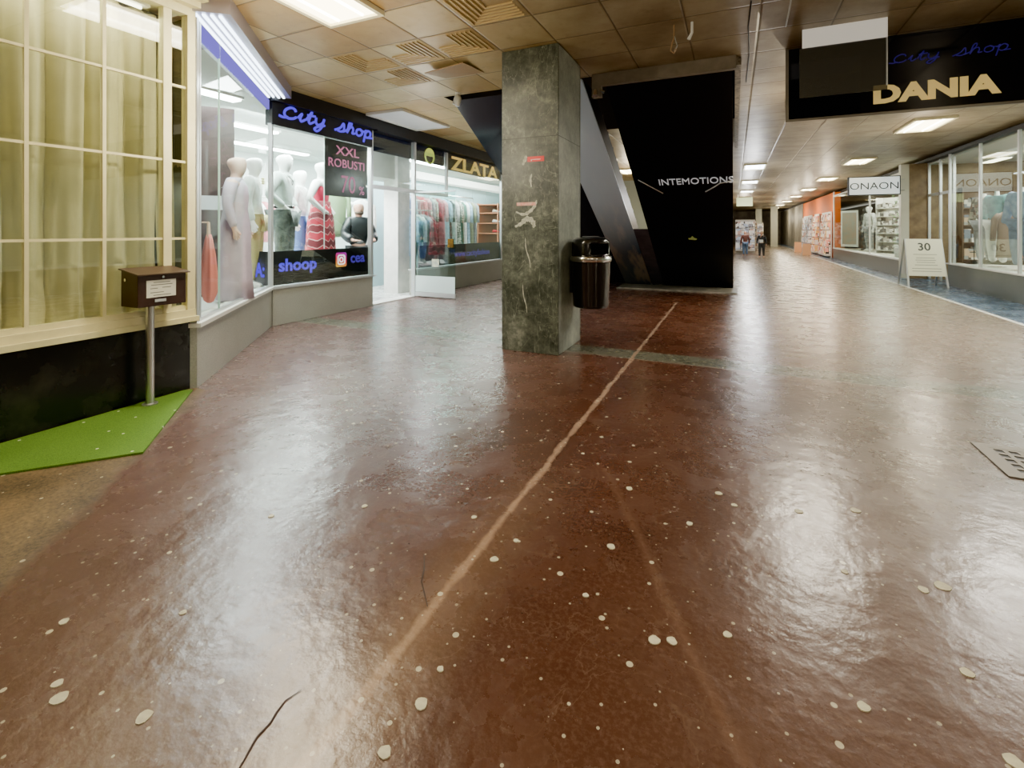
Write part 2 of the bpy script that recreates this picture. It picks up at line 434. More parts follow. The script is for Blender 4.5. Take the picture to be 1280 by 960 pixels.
b = MB(); b.box(-1.50, 5.87, 3.10, .02, 5.945, 3.249).box(-1.62, 5.87, 2.96, -1.50, 5.945, 3.249)
struct(b.build('trim_3', grey), 'grey board edge around the stair opening')
b = MB(); b.box(.005, 5.96, 3.16, .07, 12.0, 3.249)
struct(b.build('trim_4', mat('worn_edge', (.30, .25, .18), .6, col2=(.08, .06, .04), scale=20)), 'worn rail beside the stair opening')

# fluorescent fittings
warm_d = emis('warm_diffuser', (1.0, .86, .52), 9.0)
cool_d = emis('cool_diffuser', (.86, .93, 1.0), 11.0)
dead_d = mat('unlit_diffuser', (.60, .62, .60), .35, emit=.15)  # faint glow added to the unlit panel's own colour
tubem = emis('fluorescent_tube', (1.0, .95, .78), 16.0)
lf = mat('lamp_frame', (.80, .74, .50), .4)
def ceiling_light(x, y, label, cool=False, dead=False, w=.60, l=1.25, group=None):
    o = thing('ceiling_light', (x, y, CZ), label, 'light', group)
    b = MB(); hw, hl = w / 2, l / 2
    for a in ((-hw, -hl, -hw + .04, hl), (hw - .04, -hl, hw, hl), (-hw + .04, -hl, hw - .04, -hl + .04), (-hw + .04, hl - .04, hw - .04, hl)):
        b.box(a[0], a[1], -.045, a[2], a[3], -.001)
    b.build('frame', lf if not dead else M['offwhite'], o)
    b = MB(); b.box(-hw + .04, -hl + .04, -.02, hw - .04, hl - .04, -.004)
    b.build('diffuser', dead_d if dead else (cool_d if cool else warm_d), o)
    if not dead:
        for k in (-.14, .14):
            b = MB(); b.tube([(k, -hl + .08, -.034), (k, hl - .08, -.034)], .013, 8)
            b.build('lamp_tube', tubem if not cool else M['tube'], o)
    return o
ceiling_light(-3.14, 2.72, 'large lit fluorescent ceiling light above the left floor, near the city shop', w=.64, l=1.35)
names = ['nearest', 'second', 'third', 'fourth', 'fifth', 'sixth', 'seventh', 'eighth']
for k in range(8):
    ceiling_light(3.14, 11.15 + 5.07 * k, 'lit ceiling light in the right-hand row, %s from the dark overhead sign' % names[k], group='warm ceiling lights along the hall')
for k, yy in enumerate((16.3, 21.3, 26.4, 31.5, 36.5)):
    ceiling_light(.56, yy, 'white ceiling light just right of the black stair panel, %s of its row' % names[k], cool=yy < 30, group='white ceiling lights beside the stairs')
ceiling_light(.98, 7.75, 'lit ceiling light just behind the left end of the dark overhead sign', w=.56)
ceiling_light(2.95, 7.45, 'lit ceiling light hidden behind the middle of the dark overhead sign')
ceiling_light(-3.15, 15.8, 'lit ceiling light seen through the gap between the stair flights')
ceiling_light(-5.17, 6.9, 'unlit grey ceiling light panel above the shop entrance', dead=True, w=.75, l=1.4)
ceiling_light(3.14, 1.0, 'added unseen ceiling light above and behind the camera on the right')  # this and the next two: unseen fittings added to light floor and ceiling
ceiling_light(.3, 1.0, 'added unseen ceiling light straight above the camera')
ceiling_light(-1.2, -1.5, 'added unseen ceiling light behind the camera')

# grooved vents (nested L ribs) in some tiles
ribm = mat('rib_metal', (.56, .42, .20), .4)
def vent(ix, iy, flip, label):
    x0 = TX + ix * TP; y0 = TY + iy * TP
    o = thing('ceiling_vent', (x0 + TP / 2, y0 + TP / 2, CZ), label, 'ceiling vent', 'grooved ceiling vents')
    h = TP / 2 - .05
    for k in range(6):
        e = h - k * .052
        b = MB(); s = -1 if flip else 1
        b.box(min(s * e, s * (e - .014)), -h, -.014, max(s * e, s * (e - .014)), e, -.0005)
        b.box(-h if s > 0 else -e + .014, e - .014, -.014, e - .014 if s > 0 else h, e, -.0005)
        b.build('slat', ribm, o)
vent(-4, 1, False, 'grooved ceiling vent tile nearest the lit left fluorescent light')
vent(-5, 1, True, 'grooved ceiling vent tile left of its neighbours, close to the shop fascia')
vent(-3, 1, False, 'grooved ceiling vent tile in the same row, toward the stone pillar')
vent(-5, 2, False, 'grooved ceiling vent tile one row further in, by the loose tile')
vent(-2, 0, True, 'grooved ceiling vent tile furthest right above the pillar front')
# loose tile
b = MB(); b.add([(-3.35, 4.75, 3.17), (-2.80, 4.72, 3.205), (-2.80, 5.22, 3.245), (-3.35, 5.22, 3.245), (-3.35, 4.75, 3.18), (-2.80, 4.72, 3.215), (-2.80, 5.22, 3.249), (-3.35, 5.22, 3.249)], [(0, 1, 2, 3), (7, 6, 5, 4), (0, 4, 5, 1), (1, 5, 6, 2), (2, 6, 7, 3), (3, 7, 4, 0)])
tag(centre_origin(b.build('ceiling_tile', mat('loose_tile', (.42, .27, .12), .5))), 'loose brown ceiling tile sagging at one edge left of the pillar', 'ceiling tile')

# ------------------------------------------------------------------ left curtained window (beige)
XW = -4.06
b = MB(); b.box(-4.5, -3, 0, XW, 2.47, .56)
struct(b.build('wall_left', M['dark_stone']), 'black polished stone plinth below the curtained window')
b = MB(); b.box(-4.5, -3, .56, -3.99, 2.50, .60); b.box(-4.45, -3, .60, -4.02, 2.49, .655)
struct(b.build('trim_5', M['beige']), 'beige sill ledge of the curtained window')
win = struct(thing('window_1', (XW, .6, .65), 'large beige gridded shop window with curtains behind', 'window'))
win.pop('category', None) if hasattr(win, 'pop') else None
def wbox(name, m, boxes, parent, org):
    b = MB()
    for q in boxes: b.box(*q)
    return b.build(name, m, parent, loc=None) if org is None else _rel(b, name, m, parent, org)
def _rel(b, name, m, parent, org):
    b.v = [v - Vector(org) for v in b.v]; return b.build(name, m, parent)
W = (XW, .6, .65)
wbox('window_frame', M['beige'], [(XW - .05, 2.255, .65, XW + .02, 2.315, 3.08), (XW - .05, 2.43, .65, XW + .03, 2.495, 3.12),
     (XW - .05, -3, 3.05, XW + .03, 2.43, 3.12), (XW - .05, -3, .65, XW + .01, 2.255, .69), (XW - .05, 2.315, .65, XW + .01, 2.43, .69)], win, W)
bars = []
for yb in (-.41, 0.0, .62, 1.035, 1.45, 1.865):
    pass
for k in range(1, 9):
    yb = 2.285 - .413 * k
    bars.append((XW - .02, yb - .011, .69, XW + .012, yb + .011, 3.05))
for zb in (1.235, 1.855, 2.46):
    bars.append((XW - .015, -3, zb - .009, XW + .008, 2.255, zb + .009))
    bars.append((XW - .015, 2.315, zb - .009, XW + .008, 2.43, zb + .009))
wbox('glazing_bars', M['beige'], bars, win, W)
wbox('window_pane', glass('curtain_window_glass', (.96, .98, .93), .12), [(XW - .012, -3, .69, XW - .008, 2.255, 3.05), (XW - .012, 2.315, .69, XW - .008, 2.43, 3.05)], win, W)
# cornice above
b = MB(); b.box(-4.5, -3, 3.12, -3.97, 2.5, 3.17); b.box(-4.5, -3, 3.17, -3.90, 2.52, 3.249)
struct(b.build('trim_6', M['beige']), 'beige cornice over the curtained window')
# curtains
def curtain_mat():
    t = NT('olive_beige_curtain'); v = t.coords()
    w = t.n('TexWave', {'Vector': v, 'Scale': 60, 'Distortion': .5}).outputs[0]
    n = t.noise(v, 1.5, 4)
    c = t.ramp(n, [(.35, (.50, .47, .27)), (.65, (.66, .62, .39))])
    c = t.mix(t.math('MULTIPLY', w, .1), c, (.3, .28, .15))
    p = t.n('BsdfPrincipled', {'Base Color': c, 'Roughness': .75, 'Sheen Weight': .3})
    t.surf(p); return t.m
CM = curtain_mat()
def curtain(y0, y1, seed, label, bulge=0):
    rnd = random.Random(seed); n = 260; rows = 22
    ph = [rnd.random() * 6.28 for _ in range(5)]; fr = [rnd.uniform(24, 29), rnd.uniform(38, 47), rnd.uniform(70, 90), rnd.uniform(7, 10)]
    vs = []; fs = []
    for j in range(rows + 1):
        q = j / rows; z = .66 + q * 2.38
        for i in range(n + 1):
            u = i / n; yy = y0 + (y1 - y0) * u
            spread = 1 - q
            sh = .05 * spread * math.sin(fr[3] * yy + ph[3] + 2.5 * spread)
            d = .085 * (abs(math.sin(fr[0] / 2 * (yy + sh) + ph[0])) ** .7 - .6) * (1 + .35 * math.sin(5 * yy + ph[2])) + .020 * math.sin(fr[1] * (yy + sh * 1.7) + ph[1] + spread) + .006 * math.sin(fr[2] * yy + ph[2] + 3 * spread)
            d += bulge * spread ** 2 * .06 * math.sin(9 * yy + 7 * q)
            if q < .14: d += .012 * math.sin(31 * yy + 40 * q)
            vs.append((XW - .22 + d, yy + sh * .6, z))
    for j in range(rows):
        for i in range(n):
            a = j * (n + 1) + i; fs.append((a, a + 1, a + n + 2, a + n + 1))
    b = MB(); b.add(vs, fs)
    o = centre_origin(b.build('curtain', CM, smooth=True)); tag(o, label, 'curtain', 'curtains in the left window')
    return o
curtain(-1.6, 1.16, 3, 'olive beige curtain hanging at the left edge of the gridded window', 1)
curtain(1.20, 2.33, 11, 'olive beige curtain with straight folds at the right half of the gridded window', .6)
curtain(2.35, 2.46, 5, 'narrow strip of curtain in the slim corner pane of the gridded window')
b = MB(); b.box(-4.5, -3, .56, -4.42, 2.485, 3.12).box(-4.42, 2.462, .66, -4.12, 2.485, 3.05); struct(b.build('wall_curtain_back', mat('curtain_back', (.05, .045, .02), .8)))
# small lamp added at the head inside the window to light the curtains
o = thing('window_fill_lamp', (-4.14, .9, 3.03), 'added long lamp lighting the curtains at the head of the curtained window', 'light')
b = MB(); b.box(-.03, -1.3, 0, .03, 1.3, .02); b.build('lamp_body', M['white'], o)
b = MB(); b.tube([(0, -1.25, -.018), (0, 1.25, -.018)], .014); b.build('lamp_tube', emis('window_fill_tube', (1, .93, .68), 8), o)

# ------------------------------------------------------------------ suggestion / letter box on a post
o = thing('letter_box', (-3.93, 2.10, .012), 'dark brown metal letter box on a steel post beside the curtained window', 'letter box')
b = MB(); b.tube([(0, 0, 0), (0, 0, .74)], .027, 14); b.lathe([(.05, 0), (.05, .008), (.03, .012)], (0, 0, 0), 16); b.build('post', M['steel'], o, smooth=False)
brown = mat('brown_metal', (.028, .012, .010), .35, col2=(.04, .018, .014), scale=6)
b = MB(); b.prism([(-.115, .735), (.095, .735), (.095, .965), (-.115, 1.0)], 'y', -.13, .20)
b.v = [Vector((v.x, v.y + .0, v.z)) for v in b.v]; b.build('box', brown, o, bevel=.004)
b = MB(); b.add([(-.12, -.145, 1.003), (.125, -.145, .965), (.125, .215, .965), (-.12, .215, 1.003), (-.12, -.145, 1.012), (.125, -.145, .974), (.125, .215, .974), (-.12, .215, 1.012)], [(0, 1, 2, 3), (7, 6, 5, 4), (0, 4, 5, 1), (1, 5, 6, 2), (2, 6, 7, 3), (3, 7, 4, 0)])
b.build('lid', mat('brown_lid', (.075, .045, .03), .4), o)
b = MB(); b.box(.0952, -.075, .80, .098, .125, .925); nt = b.build('notice', M['paper'], o); nt['label'] = 'pale paper notice on the front'
b = MB()
for k, (zz, a, c2) in enumerate(((.908, -.03, .085), (.89, -.045, .1), (.865, -.05, -.0), (.868, .03, .09), (.835, -.05, .04), (.815, -.03, .09))):
    b.box(.098, a, zz - .003, .0985, c2, zz + .003)
b.build('lettering', mat('grey_ink', (.2, .21, .18), .8), nt)
b = MB(); b.box(.0952, -.02, .765, .101, .055, .785); b.build('name_plate', M['alu'], o)
b = MB(); b.tube([(.095, .035, .945), (.103, .035, .945)], .009, 12); b.build('lock', M['chrome'], o)
b = MB(); b.tube([(-.05, -.13, .93), (-.05, -.138, .93)], .012, 12); b.build('rivet', M['chrome'], o)

# ------------------------------------------------------------------ diagonal shop window
A = Vector((-4.02, 2.50, 0)); B = Vector((-5.69, 4.53, 0)); D = (B - A); DL = D.length; du = D.normalized(); dn = Vector((du.y, -du.x, 0))
if dn.x < 0: dn = -dn
def dp(t, off, z):   # point along the diagonal
    p = A + du * t + dn * off; return (p.x, p.y, z)
def dbox(b, t0, t1, o0, o1, z0, z1):
    vs = [dp(t, o, z) for z in (z0, z1) for o in (o0, o1) for t in (t0, t1)]
    b.add(vs, [(0, 2, 3, 1), (4, 5, 7, 6), (0, 1, 5, 4), (2, 6, 7, 3), (0, 4, 6, 2), (1, 3, 7, 5)]); return b
b = MB(); dbox(b, 0.0, DL + .02, -.16, .0, 0, .50)
struct(b.build('wall_corner', granite('pale_granite', (.36, .37, .34), (.52, .52, .48))), 'pale grey stone plinth under the angled shop window')
b = MB(); dbox(b, -.01, DL + .02, -.16, .03, .50, .535)
struct(b.build('trim_7', M['white']), 'white sill of the angled window')
w2 = struct(thing('window_2', tuple(A), 'angled shop window with bright interior', None))
def drel(b, name, m): b.v = [v - A for v in b.v]; return b.build(name, m, w2)
b = MB(); dbox(b, 0, .045, -.06, .0, .535, 3.06); dbox(b, .09, .12, -.05, -.01, .535, 3.06); dbox(b, DL - .02, DL + .0, -.04, -.0, .535, 2.75); dbox(b, .12, DL - .02, -.05, -.01, .535, .56)
drel(b, 'window_frame', M['alu'])
b = MB(); dbox(b, .12, DL - .02, -.03, -.024, .56, 3.06); drel(b, 'window_pane', glass('angled_window_glass', (.96, 1, .98), .02, 0, .05))
b = MB(); dbox(b, .62, .63, -.036, -.02, .56, 3.06); drel(b, 'glass_joint', mat('glass_edge', (.5, .75, .7), .2))
# soffit lightbox above the diagonal
o = thing('light_box', dp(DL / 2, .08, 3.10), 'long soffit light box with four glowing blue-white strips above the angled window', 'light')
oo = Vector(o.location)
b = MB(); dbox(b, -.02, DL + .0, -.07, .25, 3.10, 3.249); b.v = [v - oo for v in b.v]; b.build('housing', mat('silver_purple', (.42, .40, .48), .3, .6), o)
for k in range(4):
    b = MB(); dbox(b, 0.02, DL - .04, -.035 + .062 * k, -.012 + .062 * k, 3.085, 3.0995); b.v = [v - oo for v in b.v]
    s = b.build('light_strip', M['tube'], o)
b = MB(); dbox(b, .12, DL - .03, -.05, -.02, 2.93, 3.06); b.v = [v - oo for v in b.v]; b.build('valance', emis('violet_glow', (.25, .2, .9), .8), o)

# ------------------------------------------------------------------ front of the city shop (plane X = XF)
XF = -5.69
Y0, Y1, Y2, Y3, Y4 = 4.55, 6.54, 7.78, 8.95, 15.5
def plinth(y0, y1, m, n):
    b = MB(); b.box(XF - .2, y0, 0, XF, y1, .50); return struct(b.build(n, m), 'grey granite plinth below the shop window')
plinth(Y0, Y1, M['granite'], 'wall_front')
plinth(Y2 + .06, Y4, M['granite'], 'wall_front')
b = MB(); b.box(XF - .2, Y0, .50, XF + .03, Y1 + .05, .53); b.box(XF - .2, Y2 + .02, .50, XF + .03, Y4, .53)
struct(b.build('trim_8', M['alu']), 'metal sills of the shop windows')
w3 = struct(thing('window_3', (XF, Y0, .53), 'clothes shop window with mannequins', None))
O3 = (XF, Y0, .53)
def rel(b, org): b.v = [v - Vector(org) for v in b.v]; return b
rel(MB().box(XF - .05, Y0 - .01, .53, XF, Y0 + .01, 2.75).box(XF - .07, Y1 - .05, .53, XF + .01, Y1 + .0, 3.03), O3).build('window_frame', M['alu'], w3)
rel(MB().box(XF - .03, Y0, .53, XF - .024, Y1 - .05, 2.76), O3).build('window_pane', M['glass'], w3)
rel(MB().box(XF - .034, 5.475, 1.02, XF - .02, 5.482, 2.76), O3).build('glass_joint', mat('glass_edge2', (.6, .8, .76), .2), w3)
w4 = struct(thing('window_4', (XF, Y2, .53), 'clothes shop window with racks of coats', None))
O4 = (XF, Y2, .53)
rel(MB().box(XF - .07, Y2 - .06, 0.0, XF + .01, Y2 + .0, 3.03).box(XF - .06, Y3 - .05, 2.07, XF, Y3, 3.0).box(XF - .06, Y2, 2.03, XF + .005, Y3, 2.10)
    .box(XF - .06, Y1, 2.03, XF + .005, Y2 - .06, 2.10).box(XF - .05, 11.6, .53, XF, 11.64, 2.9), O4).build('window_frame', M['alu'], w4)
rel(MB().box(XF - .03, Y2, .53, XF - .024, Y4, 2.9).box(XF - .03, Y1, 2.10, XF - .024, Y2 - .06, 2.95), O4).build('window_pane', M['glass'], w4)

# fascia
fas = thing('shop_sign', (XF, Y0, 2.74), 'black fascia sign with glowing violet script lettering city shop', 'sign')
OF = (XF, Y0, 2.74)
rel(MB().box(XF - .12, Y0 - .02, 2.74, XF + .015, Y1 - .03, 3.05), OF).build('panel', M['blackmatt'], fas)
rel(MB().box(XF - .12, Y0 - .04, 3.05, XF + .09, Y1 + .02, 3.249), OF).build('top_box', mat('fascia_black', (.008, .008, .01), .5), fas)
def smoothpts(pts, n=5):
    out = []; P = [pts[0]] + list(pts) + [pts[-1]]
    for i in range(1, len(P) - 2):
        for k in range(n):
            t = k / n; a, b2, c, d = P[i - 1], P[i], P[i + 1], P[i + 2]
            out.append(tuple(.5 * ((2 * b2[j]) + (-a[j] + c[j]) * t + (2 * a[j] - 5 * b2[j] + 4 * c[j] - d[j]) * t * t + (-a[j] + 3 * b2[j] - 3 * c[j] + d[j]) * t ** 3) for j in (0, 1)))
    out.append(pts[-1]); return out
G = {'c': ([[(.62, .72), (.55, .92), (.36, .98), (.15, .72), (.12, .35), (.3, .08), (.55, .12), (.7, .3)], [(-.1, .12), (.1, .05), (.3, .15)]], .78),
     'i': ([[(.0, .3), (.16, .72), (.12, .3), (.2, .08), (.38, .3)]], .42),
     't': ([[(.0, .3), (.22, 1.1), (.14, .3), (.24, .08), (.42, .3)], [(.02, .74), (.42, .8)]], .46),
     'y': ([[(.02, .72), (.05, .3), (.2, .12), (.4, .35), (.46, .75)], [(.46, .75), (.40, 0), (.22, -.42), (.04, -.3), (.2, -.04), (.55, .2)]], .95),
     's': ([[(-.1, .08), (.2, .4), (.34, .85), (.42, .5), (.42, .2), (.25, .05), (.05, .12)], [(.4, .1), (.6, .3)]], .6),
     'h': ([[(.0, .3), (.22, .85), (.2, 1.2), (.08, 1.0), (.05, .08)], [(.05, .15), (.16, .6), (.33, .72), (.4, .45), (.38, .15), (.55, .2)]], .58),
     'o': ([[(.25, .75), (.06, .6), (.06, .25), (.22, .08), (.4, .25), (.4, .58), (.25, .75), (.35, .62), (.55, .6)]], .55),
     'p': ([[(.0, .5), (.1, .78), (.08, .3), (.07, -.42)], [(.08, .5), (.24, .78), (.42, .62), (.42, .28), (.25, .08), (.1, .22)], [(.35, .1), (.6, .15)]], .6)}
def script_word(word, x0, zb, h, plane, parent, m, r, org, slant=.12, wid=1.0, name='letter'):
    x = x0
    for ch in word:
        if ch == ' ': x += .30 * h * wid; continue
        strokes, adv = G[ch]; b = MB()
        for st in strokes:
            P = smoothpts(st)
            b.tube([plane(x + (px + slant * py) * h * wid, zb + pz * h) for px, py, pz in [(q[0], q[1], q[1]) for q in P]], r, 6)
        rel(b, org).build(name, m, parent, smooth=True)
        x += adv * h * wid
    return x
script_word('city shop', 4.66, 2.86, .17, lambda u, z: (XF + .022, u, z), fas, M['purple'], .019, OF, wid=2.05)
# fascia above the door and beyond
f2 = thing('shop_sign', (XF, Y1, 2.85), 'dark blue fascia above the doorway with a round yellow face emblem at its far end', 'sign')
OG = (XF, Y1, 2.85)
rel(MB().box(XF - .1, Y1 + .02, 2.70, XF - .07, Y3 - .05, 3.02), OG).build('panel', mat('navy_fascia', (.008, .012, .04), .25), f2)
rel(MB().box(XF - .12, Y1 + .02, 3.03, XF + .09, Y4, 3.249), OG).build('top_box', M['blackmatt'], f2)
b = MB()
yc, zc, R = 8.33, 2.84, .155
ym = mat('emblem_yellow', (.55, .62, .12), .4, emit=.5)
for k in range(1):
    b.tube([(XF - .055, yc + R * math.cos(a), zc + R * math.sin(a)) for a in [2 * PI * i / 24 for i in range(25)]], .017, 6)
rel(b, OG).build('emblem_ring', ym, f2)
b = MB(); b.prism([(yc + R * .95 * math.cos(a), zc + R * .95 * math.sin(a)) for a in [PI * i / 12 for i in range(13)]], 'x', XF - .068, XF - .06)
rel(b, OG).build('emblem_top', ym, f2)
b = MB(); b.prism([(yc + R * .75 * math.cos(a), zc - .005 + R * .62 * math.sin(a)) for a in [PI + PI * i / 12 for i in range(13)]] + [(yc + R * .4, zc + .0), (yc, zc - .02), (yc - R * .4, zc + .0)], 'x', XF - .06, XF - .052)
rel(b, OG).build('emblem_mouth', M['blackmatt'], f2)
f3 = thing('shop_sign', (XF, Y3, 2.8), 'dark sign above the coat window with gold capital letters', 'sign')
OH = (XF, Y3, 2.8)
rel(MB().box(XF - .1, Y3 + .02, 2.64, XF - .07, Y4, 3.02), OH).build('panel', mat('sign_dark', (.03, .03, .035), .3), f3)
t = text('lettering', 'ZLATA', .42, M['gold'], f3, u=(0, 1, 0), v=(0, 0, 1), origin=(0.0 - .05, .22, -.13), depth=.01, xs=1.75, bold=.008)

# lower black bands behind the glass
def band(name, y0, y1, x, label):
    o = thing(name, (x, y0, .53), label, 'sign'); return o
bn = band('window_banner', Y0, Y1, XF - .05, 'black banner along the window foot reading shoop with a round-cornered camera logo and cea')
rel(MB().box(XF - .065, Y0 + .02, .54, XF - .05, Y1 - .06, 1.01), (XF - .05, Y0, .53)).build('panel', mat('banner_black', (.003, .003, .006), .4), bn)
OB = (XF - .05, Y0, .53)
text('lettering', 'shoop', .24, M['purple'], bn, u=(0, 1, 0), origin=(.004, .13, .20), depth=.003, xs=1.12, bold=.006)
text('lettering', 'cea', .24, M['purple_dim'], bn, u=(0, 1, 0), origin=(.004, 1.50, .24), depth=.003, xs=1.05, bold=.004)
def rrect(cy, cz, s, r, n=5):
    pts = []
    for (sy, sz, a0) in ((1, 1, 0), (-1, 1, PI / 2), (-1, -1, PI), (1, -1, 3 * PI / 2)):
        for k in range(n + 1):
            a = a0 + PI / 2 * k / n; pts.append((cy + sy * (s - r) + r * math.cos(a), cz + sz * (s - r) + r * math.sin(a)))
    return pts
tt = NT('logo_gradient'); vv = tt.coords(); sp = tt.n('SeparateXYZ', {0: vv})
g = tt.n('MapRange', {0: tt.math('ADD', sp.outputs[2], tt.math('MULTIPLY', sp.outputs[1], .3)), 1: .55, 2: .85}).outputs[0]
cc = tt.ramp(g, [(0, (1, .55, .05)), (.45, (.9, .05, .08)), (1, (.35, .03, .55))])
tt.surf(tt.n('Emission', {'Color': cc, 'Strength': .9}))
b = MB(); b.prism(rrect(1.30, .30, .115, .035), 'x', .001, .004); lg = b.build('logo', tt.m, bn)
b = MB()
b.tube([(.007, y, z) for y, z in rrect(1.30, .30, .072, .03) + [rrect(1.30, .30, .072, .03)[0]]], .009, 6)
b.tube([(.007, 1.30 + .036 * math.cos(a), .30 + .036 * math.sin(a)) for a in [2 * PI * k / 16 for k in range(17)]], .009, 6)
b.lathe([(.008, 0)], (0, 0, 0)) if False else b.box(.004, 1.342, .342, .009, 1.356, .356)
b.build('logo_outline', emis('logo_white', (1, .95, .95), 1.6), lg)
# return banner at the left (inside), blocky characters
rb = thing('window_banner', (-6.39, Y0 + .02, .53), 'short black banner with blocky violet characters behind the angled glass', 'sign')
b = MB(); b.box(0, -.01, .01, .68, 0, .48); b.build('panel', mat('banner_black2', (.003, .003, .006), .4), rb)
text('lettering', 'CSA:', .27, M['purple'], rb, u=(1, 0, 0), origin=(.10, -.013, .13), depth=.002, xs=.78, bold=.008)
bn2 = thing('window_banner', (XF - .05, Y2 + .15, .53), 'dark blue banner along the foot of the coat window with faint violet web address', 'sign')
b = MB(); b.box(-.015, 0, .01, 0, Y4 - Y2 - .2, .46); b.build('panel', mat('banner_navy', (.004, .004, .02), .3), bn2)
text('lettering', 'www.cacityfashion', .20, M['purple_dim'], bn2, u=(0, 1, 0), origin=(.003, 1.35, .17), depth=.002, xs=1.15)

# XXL poster
ps = thing('poster', (XF - .045, 5.49, 1.84), 'dark grey poster with pink lettering XXL ROBUSTI 70 percent in the shop window', 'poster')
b = MB(); b.box(0, 0, 0, .01, .95, .89); b.build('sheet', mat('poster_grey', (.075, .07, .075), .35, col2=(.15, .14, .14), scale=2.5), ps)
pk = mat('pink_ink', (.75, .22, .42), .5, emit=.45)
text('lettering', 'XXL', .20, pk, ps, u=(0, 1, 0), origin=(.014, .49, .67), depth=.001, align='CENTER', xs=1.35, bold=.002)
text('lettering', 'ROBUSTI', .19, pk, ps, u=(0, 1, 0), origin=(.014, .475, .47), depth=.001, align='CENTER', xs=1.08, bold=.002)
text('lettering', '70', .40, mat('pink_ink2', (.6, .16, .33), .5, emit=.35), ps, u=(0, 1, 0), origin=(.014, .50, .07), depth=.001, align='CENTER', xs=.85)
text('lettering', '%', .20, pk, ps, u=(0, 1, 0), origin=(.014, .74, .06), depth=.001)

# open glass door
door = struct(thing('door_1', (XF + .01, Y2 - .04, 0), 'open glass shop door standing out into the hall', None))
b = MB(); b.box(.0, -.006, .12, .92, .006, 2.03); b.build('glass_panel', M['glass_green'], door)
b = MB(); b.box(0, -.015, .02, .92, .015, .10); b.box(0, -.012, 2.03, .92, .012, 2.06); b.box(-.005, -.02, .02, .012, .02, 2.06); b.build('rail', M['alu'], door)
b = MB(); b.box(.01, -.008, .105, .915, -.0065, .42); b.build('frosted_band', M['frost'], door)
b = MB(); b.box(.77, -.035, .98, .89, -.006, 1.14); b.build('lock_box', mat('brass_lock', (.28, .17, .02), .3, .7, col2=(.1, .05, .01), scale=14), door)
b = MB(); b.box(.40, -.0085, .60, .56, -.0065, .75); st = b.build('sticker', mat('old_sticker', (.55, .55, .38), .6, col2=(.3, .35, .3), scale=20), door)
# entrance threshold
b = MB(); b.box(XF - .25, Y1, 0, XF + .0, Y2 - .06, .015); struct(b.build('trim_9', M['white']), 'pale threshold of the shop doorway')

# ------------------------------------------------------------------ shop interior
shopwall = mat('shop_wall', (.72, .76, .74), .6)
b = MB(); b.box(-9.5, 2.2, 0, -9.4, 15.6, 3.1); struct(b.build('wall_shop_back', shopwall))
b = MB(); b.box(-9.4, 15.5, 0, -5.7, 15.6, 3.1); struct(b.build('wall_shop_far', shopwall))
b = MB(); b.add([(-9.4, 2.3, 0), (-4.55, 2.3, 0), (-4.55, 2.36, 0), (-9.4, 2.36, 0), (-9.4, 2.3, 3.1), (-4.55, 2.3, 3.1), (-4.55, 2.36, 3.1), (-9.4, 2.36, 3.1)], [(0, 1, 5, 4), (3, 7, 6, 2), (0, 3, 2, 1), (4, 5, 6, 7), (1, 2, 6, 5), (0, 4, 7, 3)])
struct(b.build('wall_shop_near', mat('shop_wall_dark', (.05, .035, .035), .5, col2=(.1, .08, .08), scale=2)))
b = MB(); b.prism([(-9.4, 2.36), (-4.3, 2.8), (-5.83, 4.58), (-5.83, 15.5), (-9.4, 15.5)], 'z', 2.951, 3.0)
struct(b.build('ceiling_shop', mat('shop_ceiling', (.55, .60, .56), .7)), 'shop ceiling')
# display platform
pm = mat('platform', (.70, .72, .70), .5)
b = MB(); b.prism([(-7.3, 2.62), (-4.42, 2.72), (-5.91, 4.56), (-5.91, 6.42), (-7.3, 6.42)], 'z', 0, .50)
tag(centre_origin(b.build('display_platform', pm)), 'low white display platform under the mannequins in the shop window', 'platform')
# entrance column
b = MB(); b.box(-6.64, 7.97, 0, -6.28, 8.37, 2.94); struct(b.build('wall_pilaster', mat('pilaster', (.80, .80, .76), .5, col2=(.66, .68, .64), scale=6)), 'white pilaster inside the doorway')
b = MB(); b.box(-6.9, 7.2, 2.35, -6.35, 8.4, 2.94); struct(b.build('wall_bulkhead', M['offwhite']))
stl = emis('shop_tube_light', (.90, 1.0, .97), 40)
k = 0
for (x, y, l, lab) in ((-6.9, 4.6, 2.0, 'long white tube light over the first mannequins'), (-8.3, 6.0, 3.0, 'long white tube light deep in the shop behind the poster'), (-6.75, 9.9, 2.6, 'long white tube light above the near coats'), (-6.75, 13.2, 2.6, 'long white tube light above the far coats'), (-8.4, 11, 3.0, 'long white tube light deep in the shop behind the coats'), (-7.1, 7.3, .9, 'short white tube light just inside the doorway'), (-5.6, 3.6, .8, 'short tube light above the lilac dress')):
    o = thing('tube_light', (x, y, 2.95), lab, 'light')
    b = MB(); b.box(-.09, -l / 2, -.03, .09, l / 2, 0); b.build('housing', M['white'], o)
    b = MB(); b.box(-.075, -l / 2 + .03, -.055, .075, l / 2 - .03, -.0301); b.build('diffuser', stl, o)
# white light shelf along the coats and pale blue back panels
b = MB(); b.box(-7.62, 8.5, 2.62, -7.3, 15.3, 2.80)
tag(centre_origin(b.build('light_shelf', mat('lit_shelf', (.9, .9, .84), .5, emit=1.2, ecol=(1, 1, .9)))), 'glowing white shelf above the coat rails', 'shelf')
b = MB()
for q in range(7):
    b.box(-7.60, 8.5 + q * .97, .0, -7.57, 9.45 + q * .97, 2.60)
tag(centre_origin(b.build('back_panel', mat('pale_blue', (.42, .62, .66), .5))), 'pale blue wall panelling behind the coats', 'panelling')

